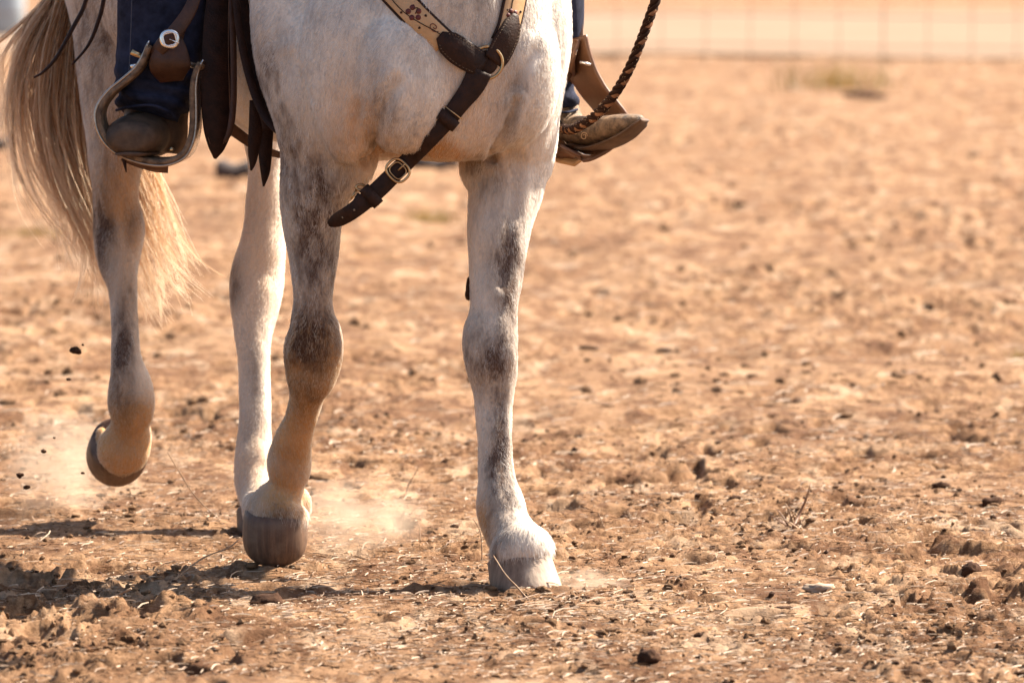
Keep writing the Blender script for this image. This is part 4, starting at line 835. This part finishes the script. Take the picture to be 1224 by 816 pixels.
S = crom(F, 4); Cs = [at(*r[:3]) for r in S]; rings = []
for i, r in enumerate(S):
    T = (Cs[min(i + 1, len(Cs) - 1)] - Cs[max(i - 1, 0)]).normalized(); b = (UP - T * UP.dot(T)).normalized(); a = T.cross(b); rings.append((Cs[i], a * .042 * min(1, r[4] / 12), b * r[4] / FPX * r[2]))
loft(bm, rings, 24, 2.4); b2 = remesh('boot', bm, .0045, 2, BOOT2, person); b2['label'] = 'worn dusty brown boot pointing right'
bm = bmesh.new(); S = crom([(690, 174, 12.72, 3), (708, 178, 12.66, 3), (728, 173, 12.6, 3), (748, 163, 12.56, 3), (764, 150, 12.54, 3), (771, 143, 12.535, 2)], 4); Cs = [at(*r[:3]) for r in S]; rings = []
for i, r in enumerate(S):
    T = (Cs[min(i + 1, len(Cs) - 1)] - Cs[max(i - 1, 0)]).normalized(); b = (UP - T * UP.dot(T)).normalized(); rings.append((Cs[i], T.cross(b) * .034, b * r[3] / FPX * r[2]))
loft(bm, rings, 16, 2.6); bm_obj('sole', bm, SOLE, b2)
for px, py, s in ((712, 158, 1.1), (698, 163, .8), (726, 155, .9), (738, 151, .6), (688, 158, .6)):
    bm = bmesh.new(); c = at(px, py, 12.615 if px < 720 else 12.57); tube(bm, [c + RT * .010 * s * (1 - t * .7) * math.cos(t * 9) + UP * .012 * s * (1 - t * .7) * math.sin(t * 9) for t in np.linspace(0, 1, 22)], .0010, 5); bm_obj('stitching', bm, TANL, b2)

# ------------------------------------------------------------------ braided rope
rp = crom([(800, -60, 12.3), (790, -20, 12.3), (781, 8, 12.3), (768, 44, 12.3), (755, 76, 12.31), (742, 101, 12.33), (728, 121, 12.36), (712, 138, 12.4), (696, 149, 12.45), (682, 155, 12.52), (670, 152, 12.62), (660, 142, 12.75)], 10)
RPt = [at(*r) for r in rp]; SV = []; SF = []; tone_ = []
arc = np.concatenate([[0], np.cumsum([(b - a).length for a, b in zip(RPt, RPt[1:])])]); u = np.linspace(0, arc[-1], 260); C3 = np.stack([np.interp(u, arc, [p[j] for p in RPt]) for j in range(3)], 1)
ns = 4; base = 0; Rr = .0062; ref = np.array(UP)
for s in range(ns):
    ring0 = None
    for i in range(len(C3)):
        T = C3[min(i + 1, len(C3) - 1)] - C3[max(i - 1, 0)]; T = T / np.linalg.norm(T); a = np.cross(T, np.array(FW)); a /= np.linalg.norm(a); b = np.cross(T, a); ang = u[i] * 95 + s * 2 * math.pi / ns
        c = C3[i] + Rr * (a * math.cos(ang) + b * math.sin(ang)); 
        for k_ in range(7):
            q = 2 * math.pi * k_ / 7; SV.append(c + .0056 * (a * math.cos(q) + b * math.sin(q))); tone_.append(.8 if (s in (0, 2) and math.sin(ang * 2 + (s > 0) * .8) > .25 and math.cos(ang) > -.3) else .2)
        if i:
            for k_ in range(7): SF.append((base - 7 + k_, base - 7 + (k_ + 1) % 7, base + (k_ + 1) % 7, base + k_))
        base += 7
rope = mesh_np('rope', SV, SF, ROPE); rope.data.attributes.new('strand', 'FLOAT', 'POINT').data.foreach_set('value', np.array(tone_, np.float32))
tag(rope, 'braided dark and tan rope hanging across the boot at right', 'rope')
nf = 900; ii = rng.integers(3, 257, nf); cc = C3[ii] + unit(rng.normal(0, 1, (nf, 3))) * .010; dd = unit(cc - C3[ii] + rng.normal(0, .006, (nf, 3)))
fz = np.stack([cc, cc + dd * .002, cc + dd * .005 * rng.random((nf, 1))], 1); fo = curves_obj('rope_fuzz', fz, np.tile(np.array([.0003, .0002, .0001]), (nf, 1)), {'tone': np.full(nf, .75)}, TAIL, rope); tag(fo, kind='stuff')

# ------------------------------------------------------------------ kicked-up dust
def dust(px, py, D, rx, ry, rz, dens, label, seed):
    m = bpy.data.materials.new('dust'); m.use_nodes = True; t = m.node_tree; t.nodes.remove(t.nodes['Principled BSDF']); pv = t.nodes.new('ShaderNodeVolumePrincipled'); pv.inputs['Color'].default_value = (.90, .74, .58, 1); pv.inputs['Anisotropy'].default_value = .45
    tc = t.nodes.new('ShaderNodeTexCoord'); ln_ = t.nodes.new('ShaderNodeVectorMath'); ln_.operation = 'LENGTH'; t.links.new(tc.outputs['Object'], ln_.inputs[0])
    nz = t.nodes.new('ShaderNodeTexNoise'); nz.inputs['Scale'].default_value = 1.9; nz.inputs['Detail'].default_value = 4; nz.noise_dimensions = '4D'; nz.inputs['W'].default_value = seed; t.links.new(tc.outputs['Object'], nz.inputs['Vector'])
    def mt(op, a, b):
        o = t.nodes.new('ShaderNodeMath'); o.operation = op
        for v, i in ((a, 0), (b, 1)):
            if isinstance(v, (int, float)): o.inputs[i].default_value = v
            else: t.links.new(v, o.inputs[i])
        return o.outputs[0]
    fall = mt('MAXIMUM', mt('SUBTRACT', 1.0, ln_.outputs['Value']), 0.0); nzv = mt('MAXIMUM', mt('SUBTRACT', nz.outputs['Fac'], .38), 0.0)
    t.links.new(mt('MULTIPLY', mt('MULTIPLY', mt('POWER', fall, 1.3), nzv), dens), pv.inputs['Density']); t.links.new(pv.outputs[0], t.nodes['Material Output'].inputs['Volume'])
    bm = bmesh.new(); bmesh.ops.create_icosphere(bm, subdivisions=3, radius=1); me_ = bpy.data.meshes.new('dust_puff'); bm.to_mesh(me_); bm.free(); me_.materials.append(m)
    o = bpy.data.objects.new('dust_puff', me_); o.location = at(px, py, D); o.scale = (rx, ry, rz); link(o); return tag(o, label, 'dust', 'dust kicked up by the hooves', 'stuff')
dust(74, 555, 13.6, .16, .15, .17, 58, 'pale dust puff beside the lifted hind hoof', 1.0)
dust(430, 618, 12.75, .19, .17, .11, 50, 'pale dust puff between the two front hooves', 5.0)
dust(695, 700, 12.02, .12, .10, .045, 90, 'thin dust at the right side of the front hoof', 9.0)
